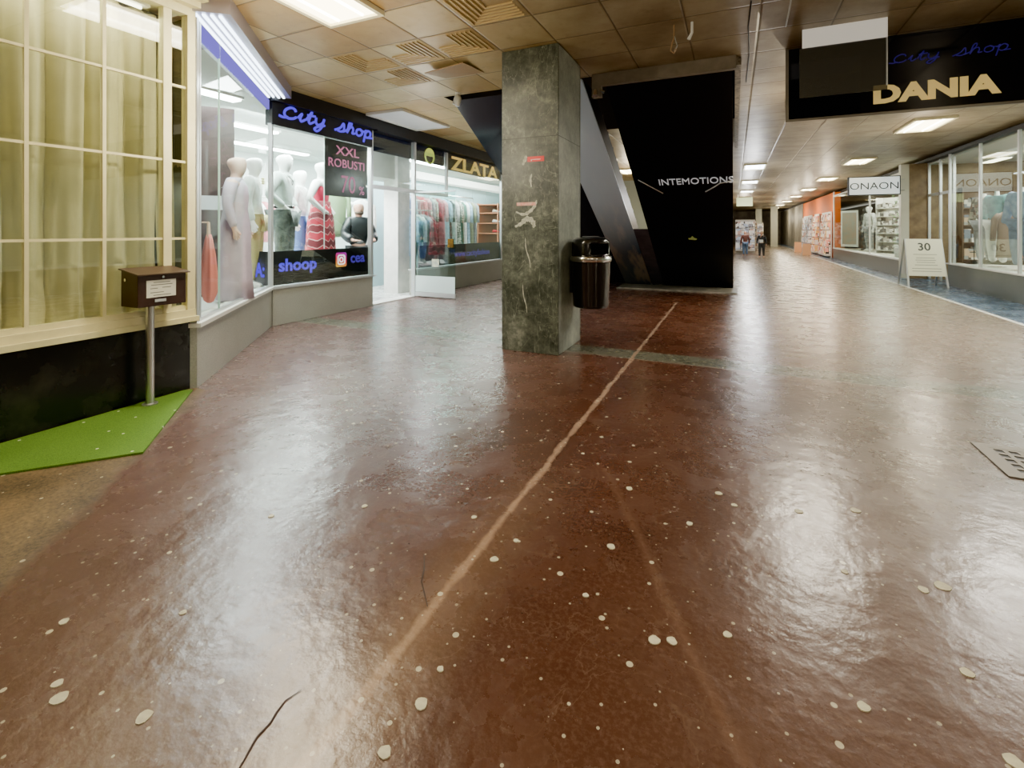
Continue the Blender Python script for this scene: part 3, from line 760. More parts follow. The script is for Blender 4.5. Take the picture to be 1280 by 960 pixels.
# ---- garments
def garment(name, label, m, loc, rz, L=1.0, w=.23, group=None, thick=.05, seed=0):
    o = thing(name, loc, label, 'clothing', group, rz)
    rnd = random.Random(seed); rings = []; n = 20
    lv = [(-.06, .05, .03), (-.085, .11, .04), (-.12, .17, .045), (-.16, w * .88, .05), (-.3, w * .86, thick), (-.55, w * .85, thick), (-.8, w * .92, thick), (-L, w, thick * 1.1)]
    lv = [q for q in lv if q[0] >= -L]
    ph = rnd.random() * 6
    for (z, hw, ht) in lv:
        ring = []
        for k in range(n):
            a = 2 * PI * k / n; f = 1 + .14 * math.sin(5 * a + ph + z * 3) * min(1, -z * 1.5)
            ring.append((hw * math.cos(a) * (1 + .03 * math.sin(3 * a + ph)), ht * f * math.sin(a), z))
        rings.append(ring)
    b = MB(); b.loft(rings)
    for s in (-1, 1):
        b.tube([(s * w * .72, 0, -.13), (s * (w + .01), 0, -.22), (s * (w + .03), .01, -.45), (s * (w + .035), .02, -.66)], [.045, .055, .048, .042], 8)
    b.build('garment', m, o, smooth=True)
    b = MB()
    b.tube([(-.17, 0, -.125), (0, 0, -.05), (.17, 0, -.125)], .007, 6)
    b.tube([(0, 0, -.05), (0, 0, 0), (.015, 0, .025), (0, 0, .045), (-.02, 0, .03)], .004, 6)
    b.build('hanger', M['steel'], o)
    return o
gc = {'maroon': (.16, .03, .04), 'rose': (.45, .16, .18), 'light blue': (.25, .38, .50), 'black': (.02, .022, .025), 'cream': (.60, .60, .50), 'dark green': (.02, .12, .09), 'pale grey': (.45, .47, .46), 'denim blue': (.08, .13, .22), 'red': (.5, .03, .04), 'grey': (.20, .21, .22), 'white': (.75, .77, .75), 'olive': (.20, .22, .13), 'teal': (.08, .24, .25)}
GM = {k: mat('fabric_' + k.replace(' ', '_'), v, .85, col2=tuple(min(1, c * 1.5 + .02) for c in v), scale=14) for k, v in gc.items()}
GM['sage pattern'] = cells('fabric_pattern', [(.55, .6, .5), (.2, .25, .2), (.7, .72, .65), (.35, .4, .33)], (30, 30, 30), .85)
ordn = ['first', 'second', 'third', 'fourth', 'fifth', 'sixth', 'seventh', 'eighth', 'ninth', 'tenth', 'eleventh', 'twelfth', 'thirteenth', 'fourteenth', 'fifteenth', 'sixteenth', 'seventeenth', 'eighteenth', 'nineteenth', 'twentieth', 'twenty-first', 'twenty-second', 'twenty-third', 'twenty-fourth']
def rail(y0, y1, x, z, label, cols, what, group, L=1.15, step=.16, seed=1):
    o = thing('clothes_rail', (x, y0, 0), label, 'clothes rail')
    b = MB(); b.tube([(0, 0, z), (0, y1 - y0, z)], .014, 8); b.build('rail_bar', M['chrome'], o)
    for yy in (.02, y1 - y0 - .02):
        b = MB(); b.tube([(0, yy, .0 if z < 2.1 else 0), (0, yy, z)], .014, 8); b.build('upright', M['chrome'], o)
    y = y0 + .1; i = 0; rnd = random.Random(seed)
    proto = None
    while y < y1 - .14 and i < 24:
        cn = cols[i % len(cols)]
        lab = '%s %s, %s from the doorway end' % (cn, what, ordn[i])
        if proto is None:
            proto = garment('hanging_coat', lab, GM[cn], (x, y, z - .045), rnd.uniform(-.15, .15), L, group=group, seed=seed)
        else:
            copy_tree(proto, (x, y, z - .045), lab, rnd.uniform(-.25, .25), {'garment': GM[cn]})
        y += step * rnd.uniform(.85, 1.2); i += 1
    proto.children[0].data.materials[0] = GM[cols[0]]
rail(8.75, 12.1, -6.85, 2.22, 'high chrome clothes rail behind the coat window', ['denim blue', 'light blue', 'maroon', 'red', 'rose', 'grey', 'sage pattern', 'maroon', 'rose', 'light blue', 'black', 'pale grey', 'sage pattern', 'dark green', 'white', 'light blue', 'olive', 'grey', 'white'], 'coat on the high rail behind the coat window', 'coats on the high rail', 1.32, .18, 4)
rail(8.3, 9.3, -6.35, 1.75, 'low chrome rail just behind the open glass door', ['light blue', 'teal', 'white', 'grey', 'maroon', 'grey', 'black'], 'shirt on the low rail behind the glass door', 'shirts on the low rail', .95, .15, 9)
rail(3.6, 7.4, -8.9, 2.0, 'chrome clothes rail along the back wall of the shop', ['white', 'pale grey', 'rose', 'cream', 'light blue', 'grey', 'white', 'olive', 'cream', 'maroon', 'white', 'denim blue'], 'top on the back wall rail', 'tops along the back wall', .9, .22, 12)
garment('hanging_shirt', 'pale green shirt hanging beside the red patterned dress', mat('pale_green', (.30, .45, .25), .8), (-6.75, 6.75, 2.12), 1.2, .95, seed=5)
# shoe shelves at the end of the coat window
o = thing('shoe_shelf', (-6.6, 12.55, 0), 'orange-brown shelf unit with shoes beside the stone pillar edge', 'shelf')
om = mat('orange_wood', (.50, .20, .09), .5)
for zz in (.9, 1.2, 1.5, 1.8, 2.05):
    b = MB(); b.box(-.35, 0, zz, .35, 1.5, zz + .025); b.build('shelf_board', om, o)
b = MB(); b.box(-.37, 0, 0, -.35, 1.5, 2.1); b.build('back_board', om, o)
for s in (0, 1.5):
    b = MB(); b.box(.32, s - .02, 0, .35, s, 2.1); b.box(-.35, s - .02, 0, -.32, s, 2.1); b.build('side_post', om, o)
def shoe(loc, m, label, rz=0):
    o = thing('shoe', loc, label, 'shoe', 'shoes on the shelf unit', rz)
    rings = []
    for (x, w, h) in ((-.12, .03, .05), (-.1, .036, .09), (-.03, .034, .085), (.03, .038, .055), (.09, .042, .04), (.13, .02, .02)):
        rings.append([(x, w * math.cos(2 * PI * k / 10), .015 + h / 2 + h / 2 * math.sin(2 * PI * k / 10)) for k in range(10)])
    MB().loft(rings).build('upper', m, o, smooth=True)
    MB().prism([(-.125, -.035), (.1, -.045), (.14, 0), (.1, .045), (-.125, .035)], 'z', 0, .016).build('sole', M['blackmatt'], o)
    return o
i = 0
for zz, lv in ((1.225, 'lower'), (1.525, 'middle'), (1.825, 'upper')):
    for q in range(5):
        shoe((-6.42, 12.75 + q * .26, zz), [GM['red'], GM['black'], GM['white'], om, GM['cream']][(i + q) % 5], '%s shoe, %s along the %s shelf of the orange unit' % (['red', 'black', 'white', 'tan', 'cream'][(i + q) % 5], ordn[q], lv)); 
    i += 2

# ---- figures
def body_joints(H, arms='down', turn=0):
    J = {'pelvis': ((0, 0, .53), (.078, .058)), 'spine': ((0, 0, .61), (.066, .05)), 'chest': ((0, .005, .72), (.085, .06)), 'neckb': ((0, 0, .805), (.045, .038)), 'neck': ((0, .004, .845), .034),
         'jaw': ((0, .016, .872), (.046, .050)), 'head': ((0, .008, .925), (.060, .070)), 'crown': ((0, .0, .968), (.048, .056))}
    E = [('pelvis', 'spine'), ('spine', 'chest'), ('chest', 'neckb'), ('neckb', 'neck'), ('neck', 'jaw'), ('jaw', 'head'), ('head', 'crown')]
    for s, n in ((-1, 'L'), (1, 'R')):
        if arms == 'akimbo' : el, wr, hd = (s * .185, -.03, .655), (s * .115, .05, .565), (s * .085, .06, .545)
        elif arms == 'forward': el, wr, hd = (s * .15, .01, .65), (s * .11, .13, .60), (s * .09, .17, .60)
        elif arms == 'walk': el, wr, hd = (s * .14, s * .03, .64), (s * .145, s * .09, .51), (s * .145, s * .11, .47)
        else: el, wr, hd = (s * .145, -.01, .635), (s * .15, .03, .49), (s * .15, .04, .45)
        J['sh' + n] = ((s * .10, 0, .80), .040); J['el' + n] = (el, .027); J['wr' + n] = (wr, .019); J['hd' + n] = (hd, (.021, .013))
        E += [('chest', 'sh' + n), ('sh' + n, 'el' + n), ('el' + n, 'wr' + n), ('wr' + n, 'hd' + n)]
        st = .06 * s if arms == 'walk' else 0
        J['hip' + n] = ((s * .05, 0, .50), .058); J['kn' + n] = ((s * .055, .012 + st, .28), .038); J['an' + n] = ((s * .058, -.012 + st * 1.6, .05), .024); J['to' + n] = ((s * .062, .075 + st * 1.6, .018), (.022, .015))
        E += [('pelvis', 'hip' + n), ('hip' + n, 'kn' + n), ('kn' + n, 'an' + n), ('an' + n, 'to' + n)]
        hx = Vector(hd); wv = (Vector(hd) - Vector(wr)).normalized()
        side = Vector((0, 1, 0)) if abs(wv.y) < .7 else Vector((1, 0, 0))
        for fi in range(4):
            b0 = hx + side * (.011 * (fi - 1.5)) ; ln = (.034, .040, .037, .028)[fi]
            J['f%d%s' % (fi, n)] = (tuple(b0 + wv * ln), .0045)
            J['g%d%s' % (fi, n)] = (tuple(b0 + wv * .012), .0055)
            E += [('hd' + n, 'g%d%s' % (fi, n)), ('g%d%s' % (fi, n), 'f%d%s' % (fi, n))]
        J['th' + n] = (tuple(hx + side * .03 + wv * .004), .006); E.append(('wr' + n, 'th' + n))
    return {k: (tuple(c * H for c in v[0]), tuple(r * H for r in v[1]) if isinstance(v[1], tuple) else v[1] * H) for k, v in J.items()}, E
def sub_skin(name, J, E, keep, grow, m, parent, root='pelvis'):
    jj = {k: (v[0], tuple(r * grow[0] + grow[1] for r in v[1]) if isinstance(v[1], tuple) else v[1] * grow[0] + grow[1]) for k, v in J.items() if k in keep}
    ee = [(a, b) for a, b in E if a in keep and b in keep]
    return skin(name, jj, ee, m, parent, 2, root=list(jj).index(root))
TORSO = {'pelvis', 'spine', 'chest', 'neckb', 'shL', 'shR', 'elL', 'elR'}
LEGS = {'pelvis', 'hipL', 'hipR', 'knL', 'knR', 'anL', 'anR'}
def dress(name, prof, m, parent, H, pleat=.04, n=36):
    rings = []
    for (z, rx, ry) in prof:
        rings.append([(rx * H * math.cos(2 * PI * k / n) * (1 + pleat * math.sin(9 * 2 * PI * k / n) * (1.2 - z)), ry * H * math.sin(2 * PI * k / n) * (1 + pleat * math.sin(9 * 2 * PI * k / n) * (1.2 - z)), z * H) for k in range(n)])
    return MB().loft(rings).build(name, m, parent, smooth=True)
def figure(name, loc, rz, H, label, cat, skinm, arms='down', top=None, legs=None, sleeves=True, group=None, stand=False):
    o = thing(name, loc, label, cat, group, rz)
    J, E = body_joints(H, arms)
    skin('body', J, E, skinm, o, 2, 0)
    if top:
        keep = set(TORSO) | ({'wrL', 'wrR'} if sleeves else set())
        sub_skin('top', J, E, keep, (1.13, .008 * H), top, o)
    if legs: sub_skin('trousers', J, E, LEGS, (1.12, .008 * H), legs, o)
    if stand:
        MB().lathe([(.16, 0), (.16, .012), (.02, .016)], (0, 0, 0), 24).build('base_plate', M['chrome'], o)
    return o, J, E
faceCam = math.radians(-62)   # figures face out to the hall
PZ = .50
def zig(name, a, b_, c):
    t = NT(name); v = t.coords(); s = t.n('SeparateXYZ', {0: v})
    x = t.math('PINGPONG', s.outputs[0], .06); z = t.math('ADD', s.outputs[2], t.math('MULTIPLY', x, 1.0))
    f = t.math('FRACT', t.math('MULTIPLY', z, 9))
    l1 = t.math('LESS_THAN', f, .12); l2 = t.math('GREATER_THAN', t.math('FRACT', t.math('MULTIPLY', z, 4.5)), .5)
    base = t.mix(l2, a, b_); base = t.mix(l1, base, c)
    t.surf(t.n('BsdfPrincipled', {'Base Color': base, 'Roughness': .7})); return t.m
shirt_w = mat('white_shirt', (.72, .78, .74), .7, col2=(.52, .60, .56), scale=9)
shirt_g = mat('grey_white_shirt', (.58, .66, .62), .7, col2=(.40, .48, .45), scale=7)
jeans = mat('dark_jeans', (.07, .09, .09), .8, col2=(.22, .26, .25), scale=9)
khaki = mat('khaki', (.45, .40, .18), .8)
o, J, E = figure('mannequin', (-6.22, 5.16, PZ), faceCam, 2.02, 'white male mannequin with a pale shirt, dark jeans and hands on hips in the window', 'mannequin', M['mannequin'], 'akimbo', shirt_g, jeans, stand=True)
MB().lathe([(.15, 1.13), (.155, 1.135), (.155, 1.17), (.15, 1.175)], (0, 0, 0), 24).build('belt', M['black'], o)
b = MB(); b.tube([(.05 + .022 * math.cos(a), .155, 1.52 + .035 * math.sin(a)) for a in [2 * PI * k / 14 for k in range(15)]], .006, 6); b.build('badge', M['ink'], o)
b = MB(); b.tube([(-.09, .1, 1.63), (0, .15, 1.55), (.09, .1, 1.63)], .012, 6); b.build('collar', shirt_w, o)
o, J, E = figure('mannequin', (-6.02, 4.50, PZ), math.radians(-50), 1.86, 'white mannequin in a white blouse with yellow flower and khaki trousers, left in the window', 'mannequin', M['mannequin'], 'down', shirt_w, khaki, stand=True)
b = MB()
for k in range(6):
    a = 2 * PI * k / 6; c = (.035 + .035 * math.cos(a), .135, 1.48 + .035 * math.sin(a)); b.lathe([(.001, -.02), (.024, 0), (.001, .02)], c, 8)
b.build('flower', mat('yellow_flower', (.8, .72, .3), .6), o)
o, J, E = figure('mannequin', (-6.85, 6.0, PZ), faceCam, 1.9, 'white mannequin with bright blue jeans standing behind the pale-shirted one', 'mannequin', M['mannequin'], 'down', GM['pale grey'], mat('blue_jeans', (.12, .22, .50), .8), stand=True)
o, J, E = figure('mannequin', (-6.26, 5.93, PZ), faceCam, 2.0, 'white mannequin in a crimson top and zigzag patterned red dress', 'mannequin', M['mannequin'], 'akimbo', None, None, stand=True)
sub_skin('top', J, E, {'pelvis', 'spine', 'chest', 'shL', 'shR'}, (1.12, .008), mat('crimson', (.62, .03, .09), .7), o)
dress('dress', [(.12, .15, .12), (.2, .15, .12), (.35, .135, .11), (.5, .12, .10), (.58, .105, .08), (.64, .095, .072)], zig('zigzag_red', (.5, .02, .05), (.16, .01, .02), (.75, .45, .42)), o, 2.0, .03)
# lilac dress figure near the angled glass with salmon cloth
o, J, E = figure('mannequin', (-5.10, 3.60, PZ), math.radians(-50), 1.68, 'mannequin in a long lilac dress close to the angled window', 'mannequin', mat('mannequin_tan', (.72, .50, .40), .5), 'down', None, None)
sub_skin('sleeves', J, E, {'chest', 'shL', 'shR', 'elL', 'elR', 'wrL', 'wrR', 'neckb'}, (1.1, .008), mat('lilac_knit', (.52, .44, .54), .7), o, root='chest')
dress('dress', [(.02, .14, .11), (.15, .125, .10), (.3, .115, .09), (.45, .115, .09), (.53, .112, .085), (.62, .09, .07), (.70, .105, .078), (.77, .10, .07), (.815, .06, .045)], mat('lilac', (.50, .42, .52), .7, col2=(.60, .52, .62), scale=5), o, 1.68, .03)
# hanging salmon cloth
o = thing('salmon_scarf', (-4.74, 3.06, 1.26), 'salmon pink scarf hanging in folds behind the angled window by the beige frame', 'scarf')
rings = []
for (z, w) in ((0, .03), (-.06, .05), (-.2, .08), (-.4, .105), (-.55, .11), (-.66, .06), (-.68, .02)):
    rings.append([(w * math.cos(2 * PI * k / 24) * (1 + .2 * math.sin(6 * 2 * PI * k / 24)), .45 * w * math.sin(2 * PI * k / 24) * (1 + .3 * math.sin(7 * 2 * PI * k / 24)), z) for k in range(24)])
MB().loft(rings).build('cloth', mat('salmon', (.80, .24, .22), .7), o, smooth=True)
b = MB(); b.tube([(0, 0, -.03), (0, 0, .12)], [.02, .012], 8); b.tube([(0, 0, .12), (-.05, 0, .12), (-.1, 0, .12)], .008, 6); b.build('hook', mat('tan_hook', (.7, .5, .38), .4), o)
# dark poster behind
pp = thing('backdrop_panel', (-5.72, 3.80, PZ), 'dark brown printed backdrop panel behind the lilac dress', 'panel', rz=math.radians(56))
b = MB(); b.box(-.35, 0, 0, .18, .02, 2.3); b.build('board', mat('backdrop', (.035, .02, .022), .35, col2=(.10, .06, .06), scale=2), pp)
b = MB(); b.box(-.35, -.004, 1.05, .18, 0, 1.22); b.build('stripe', mat('pale_stripe', (.55, .58, .6), .4), pp)

# the man inside
o, J, E = figure('person', (-6.42, 6.98, .0), math.radians(-115), 1.86, 'bald bearded man in black jacket and grey shirt standing in the shop', 'person', M['skin'], 'forward', None, None)
sub_skin('shirt', J, E, TORSO, (1.08, .008), GM['grey'], o)
sub_skin('trousers', J, E, LEGS, (1.12, .01), GM['black'], o)
jk = {k: J[k] for k in TORSO | {'wrL', 'wrR'}}
jk['chest'] = ((0, -.03, .72 * 1.86), (.20, .115)); jk['spine'] = ((0, -.02, .6 * 1.86), (.175, .11)); jk['pelvis'] = ((0, -.03, .53 * 1.86), (.16, .10)); jk['neckb'] = ((0, -.03, .825 * 1.86), (.11, .08))
for q in ('shL', 'shR'): jk[q] = (jk[q][0], (.095, .095))
for q in ('elL', 'elR', 'wrL', 'wrR'): jk[q] = (jk[q][0], (.065, .065))
sub_skin('jacket', jk, E, TORSO | {'wrL', 'wrR'}, (1.08, .02), mat('black_jacket', (.015, .02, .022), .35), o)
H = 1.86
b = MB(); b.lathe([(.04, -.05), (.075, -.03), (.085, .0), (.078, .02)], (0, .042, .878 * H), 16); b.build('beard', M['hair'], o, smooth=True)
b = MB(); b.tube([(0, .10, .925 * H), (0, .125, .908 * H), (0, .115, .90 * H)], [.008, .014, .012], 8); b.build('nose', M['skin'], o, smooth=True)
for s in (-1, 1):
    b = MB(); b.lathe([(.001, -.02), (.012, -.01), (.014, .01), (.001, .025)], (s * .088, .01, .92 * H), 8); b.build('ear', M['skin'], o, smooth=True)
    b = MB(); b.lathe([(.001, -.008), (.008, 0), (.001, .008)], (s * .032, .108, .93 * H), 8); b.build('eye', M['ink'], o, smooth=True)
# pink bag by the doorway
o = thing('handbag', (-6.95, 7.62, .55), 'bright pink handbag hanging behind the doorway next to the white pilaster', 'bag')
MB().loft([[(w * math.cos(2 * PI * k / 16), .06 * math.sin(2 * PI * k / 16), z) for k in range(16)] for z, w in ((0, .13), (.05, .15), (.25, .14), (.4, .10))]).build('body', mat('pink_bag', (.85, .12, .42), .5), o, smooth=True)
b = MB(); b.tube([(-.08, 0, .38), (-.06, 0, .6), (0, 0, .66), (.06, 0, .6), (.08, 0, .38)], .01, 6); b.build('strap', M['black'], o)
garment('hanging_coat', 'long white coat hanging above the pink handbag just inside the doorway', GM['white'], (-7.05, 7.75, 2.0), .6, 1.15, seed=8)

# ------------------------------------------------------------------ stone pillar
o = thing('pillar', (-1.985, 5.12, 0), 'square green-black marble pillar with stickers and scratches in the middle of the hall', 'pillar')
hx, hy = .325, .40
MB().box(-hx, -hy, 0, hx, -hy + .03, 3.249).build('front_slab', M['pillar_f'], o, bevel=.004)
MB().box(hx - .03, -hy + .031, 0, hx, hy - .031, 3.249).build('side_slab', M['pillar_s'], o, bevel=.004)
MB().box(-hx, -hy + .031, 0, -hx + .03, hy - .031, 3.249).build('side_slab', M['pillar_s'], o, bevel=.004)
MB().box(-hx, hy - .03, 0, hx, hy, 3.249).build('back_slab', M['pillar_f'], o, bevel=.004)
YP = 5.12 - hy
def on_pillar(px, py):   # planning numbers were turned into metres on the front slab
    return px, py
def sticker(x0, z0, x1, z1, m, label, marks=None):
    s = thing('sticker', ((x0 + x1) / 2, YP, (z0 + z1) / 2), label, 'sticker')
    w, h = (x1 - x0) / 2, (z1 - z0) / 2
    MB().box(-w, -.002, -h, w, -.0002, h).build('paper_strip', m, s)
    if marks: marks(s)
    return s
def redmarks(s):
    b = MB(); b.box(-.055, -.003, -.008, .055, -.002, -.002); b.box(-.055, -.003, -.02, -.045, -.002, -.002); b.build('print', mat('white_print', (.9, .8, .8), .5), s)
redm = mat('red_sticker', (.75, .02, .02), .4)
sticker(-2.005, 2.03, -1.815, 2.085, redm, 'bright red sticker with a white line on the front of the marble pillar', redmarks)
sticker(-2.13, 1.565, -1.91, 1.60, mat('faded_red', (.72, .25, .20), .6, col2=(.75, .5, .42), scale=30), 'faded torn pinkish-red sticker lower on the marble pillar front')
def smear(pts, w, label):
    s = thing('paint_smear', (pts[0][0], YP, pts[0][1]), label, 'smear')
    b = MB(); P = [Vector((x - pts[0][0], -.0015, z - pts[0][1])) for x, z in smoothpts(pts, 4)]
    n = len(P); L = []; R = []
    for i, p in enumerate(P):
        d = (P[min(i + 1, n - 1)] - P[max(i - 1, 0)]).normalized(); q = Vector((-d.z, 0, d.x)); ww = w * (.25 + .75 * math.sin(PI * (i + .5) / n)) * (1 + .3 * math.sin(i * 2.3))
        L.append(p + q * ww); R.append(p - q * ww)
    b.add(L + R, [(i, i + 1, n + i + 1, n + i) for i in range(n - 1)])
    b.build('paint', mat('chalky_white', (.62, .62, .54), .8, col2=(.35, .36, .28), scale=40), s)
smear([(-2.14, 1.50), (-2.05, 1.47), (-1.98, 1.50), (-1.92, 1.56), (-1.90, 1.62)], .018, 'thin white smear just below the faded sticker on the pillar')
smear([(-2.15, 1.34), (-2.08, 1.37), (-2.02, 1.42), (-1.96, 1.41), (-1.93, 1.36), (-1.94, 1.33)], .028, 'large curved white smear at mid height on the pillar front')
smear([(-2.03, 1.22), (-2.02, 1.1), (-1.98, .98), (-1.97, .90)], .006, 'long thin white scratch running down the pillar front below the curved smear')
smear([(-2.06, .72), (-2.05, .6), (-2.02, .5), (-2.01, .42)], .005, 'short thin white scratch near the foot of the pillar front')
smear([(-2.06, 2.0), (-2.03, 2.06), (-2.02, 2.1)], .018, 'small grey-white smear left of the red sticker on the pillar')
smear([(-1.96, 1.76), (-1.97, 1.84), (-1.955, 1.9)], .012, 'small drip smear below the red sticker on the pillar')

# ------------------------------------------------------------------ litter bin on the pillar side
bx, by = -1.435, 5.16
o = thing('litter_bin', (bx, by, .46), 'glossy black litter bin with chrome band fixed to the side of the marble pillar', 'bin')
MB().lathe([(.175, 0), (.192, .01), (.195, .03), (.215, .50), (.217, .505)], n=40).build('barrel', M['black'], o, smooth=True)
MB().lathe([(.220, .50), (.229, .505), (.231, .53), (.229, .555), (.220, .56)], n=40).build('rim', M['chrome'], o, smooth=True)
b = MB(); n = 48; zl = [.56, .585, .70, .735, .76, .775]; rl = [.208, .208, .205, .196, .16, .001]
ring = [[(r * math.cos(2 * PI * k / n), r * math.sin(2 * PI * k / n), z) for k in range(n)] for r, z in zip(rl, zl)]
off = len(b.v)
for r in ring: b.v += [Vector(p) for p in r]
for i in range(len(ring) - 1):
    for k in range(n):
        a = (k + .5) / n * 360
        if i == 1 and (285 < a < 350 or 190 < a < 215): continue     # openings of the hood
        k2 = (k + 1) % n; b.f.append((i * n + k, i * n + k2, (i + 1) * n + k2, (i + 1) * n + k))
hd = b.build('hood', M['black'], o, smooth=True)
sm = hd.modifiers.new('solid', 'SOLIDIFY'); sm.thickness = .006
MB().lathe([(.001, .777), (.08, .776), (.10, .770)], n=24, cap=False).build('ash_tray', M['steel'], o)
b = MB(); b.box(-.224, -.05, .15, -.19, .05, .55); b.build('bracket', M['blackmatt'], o)

# ------------------------------------------------------------------ stair flights
SL = .5603
def flight(x0, x1, ytop, m, label, th=.55, glossy=False, zmax=3.24):
    o = thing('staircase', ((x0 + x1) / 2, ytop + 3.24 / SL, 0), label, 'stairs')
    org = Vector(o.location)
    yb = ytop + 3.25 / SL
    b = MB(); b.prism([(ytop, 3.245), (yb, .002), (yb + .06, .002), (ytop + .06, 3.245)], 'x', x0, x1)
    rel(b, org).build('underside_panel', m, o)
    n = 17; poly = [(ytop + .062, 3.245), (yb + .062, .002)]
    run = (3.25 / SL) / n; rise = 3.24 / n
    yy, zz = yb + th, .002; poly.append((yy, zz))
    for k in range(n):
        zz = min(zz + rise, 3.245); poly.append((yy, zz)); yy -= run; poly.append((yy, zz))
    b = MB(); b.prism(poly, 'x', x0 + .03, x1 - .03)
    rel(b, org).build('steps', mat('stair_stone', (.16, .15, .14), .6), o)
    for x in (x0, x1 - .03):
        b = MB(); b.prism([(ytop + .06, 3.245), (yb + .06, .002), (yb + th + .1, .002), (ytop + th + .1, 3.245)], 'x', x + .001, x + .029)
        rel(b, org).build('stringer', mat('stringer', (.014, .014, .016), .35), o)
    return o, org
def zs(ytop, y): return 3.25 - SL * (y - ytop)
fa, orgA = flight(-1.50, -.02, 5.97, M['blacklam'], 'black-clad underside of the right stair flight with white lettering, rising toward the ceiling')
# lettering on the slope
vdir = Vector((0, -1, SL)).normalized()
yl = 8.12; zl_ = zs(5.97, yl)
nrm = Vector((1, 0, 0)).cross(vdir)
og = Vector((-1.12, yl, zl_)) + nrm * .012 - orgA
text('lettering', 'INTEMOTIONS', .24, mat('pale_letters', (.55, .57, .60), .5, emit=.35), fa, u=(1, 0, 0), v=vdir, origin=tuple(og), depth=.003, xs=.695)
def slope_pt(x, y, lift=.012, ytop=5.97): return Vector((x, y, zs(ytop, y))) + nrm * lift
def cable(pts, r, label, m, name='cable'):
    b = MB(); b.tube(pts, r, 6); o = b.build(name, m, smooth=True); tag(centre_origin(o), label, 'cable'); return o
wh = mat('pale_cable', (.6, .6, .58), .5)
cable([slope_pt(-1.42, 7.97), slope_pt(-1.28, 8.12), slope_pt(-1.08, 8.33)], .010, 'pale cable end crossing the left edge of the black stair panel', wh)
cable([slope_pt(-.42, 8.32), slope_pt(-.30, 8.22), slope_pt(-.2, 8.12), slope_pt(-.03, 8.08)], .010, 'pale cable looping below the white lettering at the right edge of the black panel', wh)
P = slope_pt(-.72, 9.72, .006); b = MB()
b.add([P + Vector((x, 0, 0)) + vdir * q for x, q in ((-.07, -.04), (.06, -.06), (.08, .0), (.03, .03), (.0, .11), (-.03, .03), (-.08, .02))], [tuple(range(7))])
o = b.build('sticker', mat('yellow_green', (.35, .40, .12), .6, emit=.15)); tag(centre_origin(o), 'small torn yellow-green sticker low on the black stair panel', 'sticker')

def blue_gloss():
    t = NT('blue_steel_panel'); v = t.coords(); s = t.n('SeparateXYZ', {0: v})
    n = t.n('TexNoise', {'Vector': t.n('Mapping', {'Vector': v, 'Scale': (3, .7, .7)}), 'Scale': 1.5, 'Detail': 6}).outputs[0]
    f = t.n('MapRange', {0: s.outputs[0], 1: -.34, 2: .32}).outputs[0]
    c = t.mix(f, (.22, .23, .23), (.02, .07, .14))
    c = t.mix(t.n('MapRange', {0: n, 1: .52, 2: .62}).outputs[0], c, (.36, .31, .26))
    up = t.n('MapRange', {0: s.outputs[2], 1: .8, 2: 1.8}).outputs[0]  # bluish-white reflection painted into the colour, paler toward the top
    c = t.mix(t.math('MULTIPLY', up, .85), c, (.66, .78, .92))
    t.surf(t.n('BsdfPrincipled', {'Base Color': c, 'Roughness': .28, 'Metallic': .1})); return t.m
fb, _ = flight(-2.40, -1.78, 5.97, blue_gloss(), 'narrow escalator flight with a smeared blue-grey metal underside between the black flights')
fc, _ = flight(-3.84, -2.43, 6.17, M['navy'], 'wide dark navy stair flight underside passing behind the marble pillar')
# closing panel low in the gap
b = MB(); b.prism([(9.4, zs(5.97, 9.4)), (11.74, 0.03), (12.2, .03), (12.2, 1.0)], 'x', -1.775, -1.505)
tag(centre_origin(b.build('stair_infill', mat('purple_grey_panel', (.07, .065, .085), .35, col2=(.12, .11, .13), scale=6))), 'purple-grey filler panel closing the gap between the lower stair flights', 'panel')
# pale wall seen beyond the gap
b = MB(); b.box(-6, 19.0, 0, -.3, 19.1, 3.249); struct(b.build('wall_beyond', mat('pale_green_wall', (.42, .45, .36), .7)))
b = MB(); b.box(-.35, 19.1, 0, -.25, 60, 3.249); struct(b.build('wall_hall_left', mat('hall_wall', (.35, .33, .28), .7)))

# ------------------------------------------------------------------ overhead dark sign across the hall
o = thing('overhead_sign', (3.0, 5.96, 2.49), 'glossy black overhead sign board across the right hall with reflected violet script and gold letters', 'sign')
og = Vector(o.location)
rel(MB().box(.53, 5.96, 2.49, 5.6, 6.05, 3.249), og).build('board', mat('black_glass', (.004, .004, .008), .10), o)
rel(MB().box(.50, 5.93, 2.465, 5.6, 5.959, 2.49).box(.50, 5.93, 2.49, .53, 5.959, 3.249), og).build('frame', mat('thin_frame', (.2, .18, .15), .3, .6), o)
script_word('city shop', 1.42, 2.965, .085, lambda u, z: (u, 5.955, z), o, mat('violet_reflection', (.04, .03, .2), .5, emit=.06, ecol=(.12, .08, .8)), .006, og, wid=2.0)  # reflection of the shop sign put in as dim glowing letters
text('lettering', 'DANIA', .24, mat('gold_letters2', (.72, .50, .18), .4, emit=.35, ecol=(.8, .6, .2)), o, u=(1, 0, 0), origin=(1.27 - 3.0, -.006, .10), depth=.004, xs=1.28, bold=.012)
o2 = thing('smoky_sign', (.935, 5.43, 3.249), 'smoky grey hanging sheet with a white header in front of the overhead sign', 'sign')
MB().box(-.335, -.012, -.18, .335, .012, 0).build('header', mat('header_white', (.85, .83, .78), .5, emit=.25), o2)
_t = NT('smoky_acrylic'); _t.surf(_t.n('MixShader', {0: .5, 1: _t.n('BsdfTransparent', {'Color': (.6, .6, .6)}), 2: _t.n('BsdfPrincipled', {'Base Color': (.10, .10, .09), 'Roughness': .3})})); gsm = _t.m
MB().box(-.36, -.004, -.66, .335, .004, -.18).build('sheet', gsm, o2)
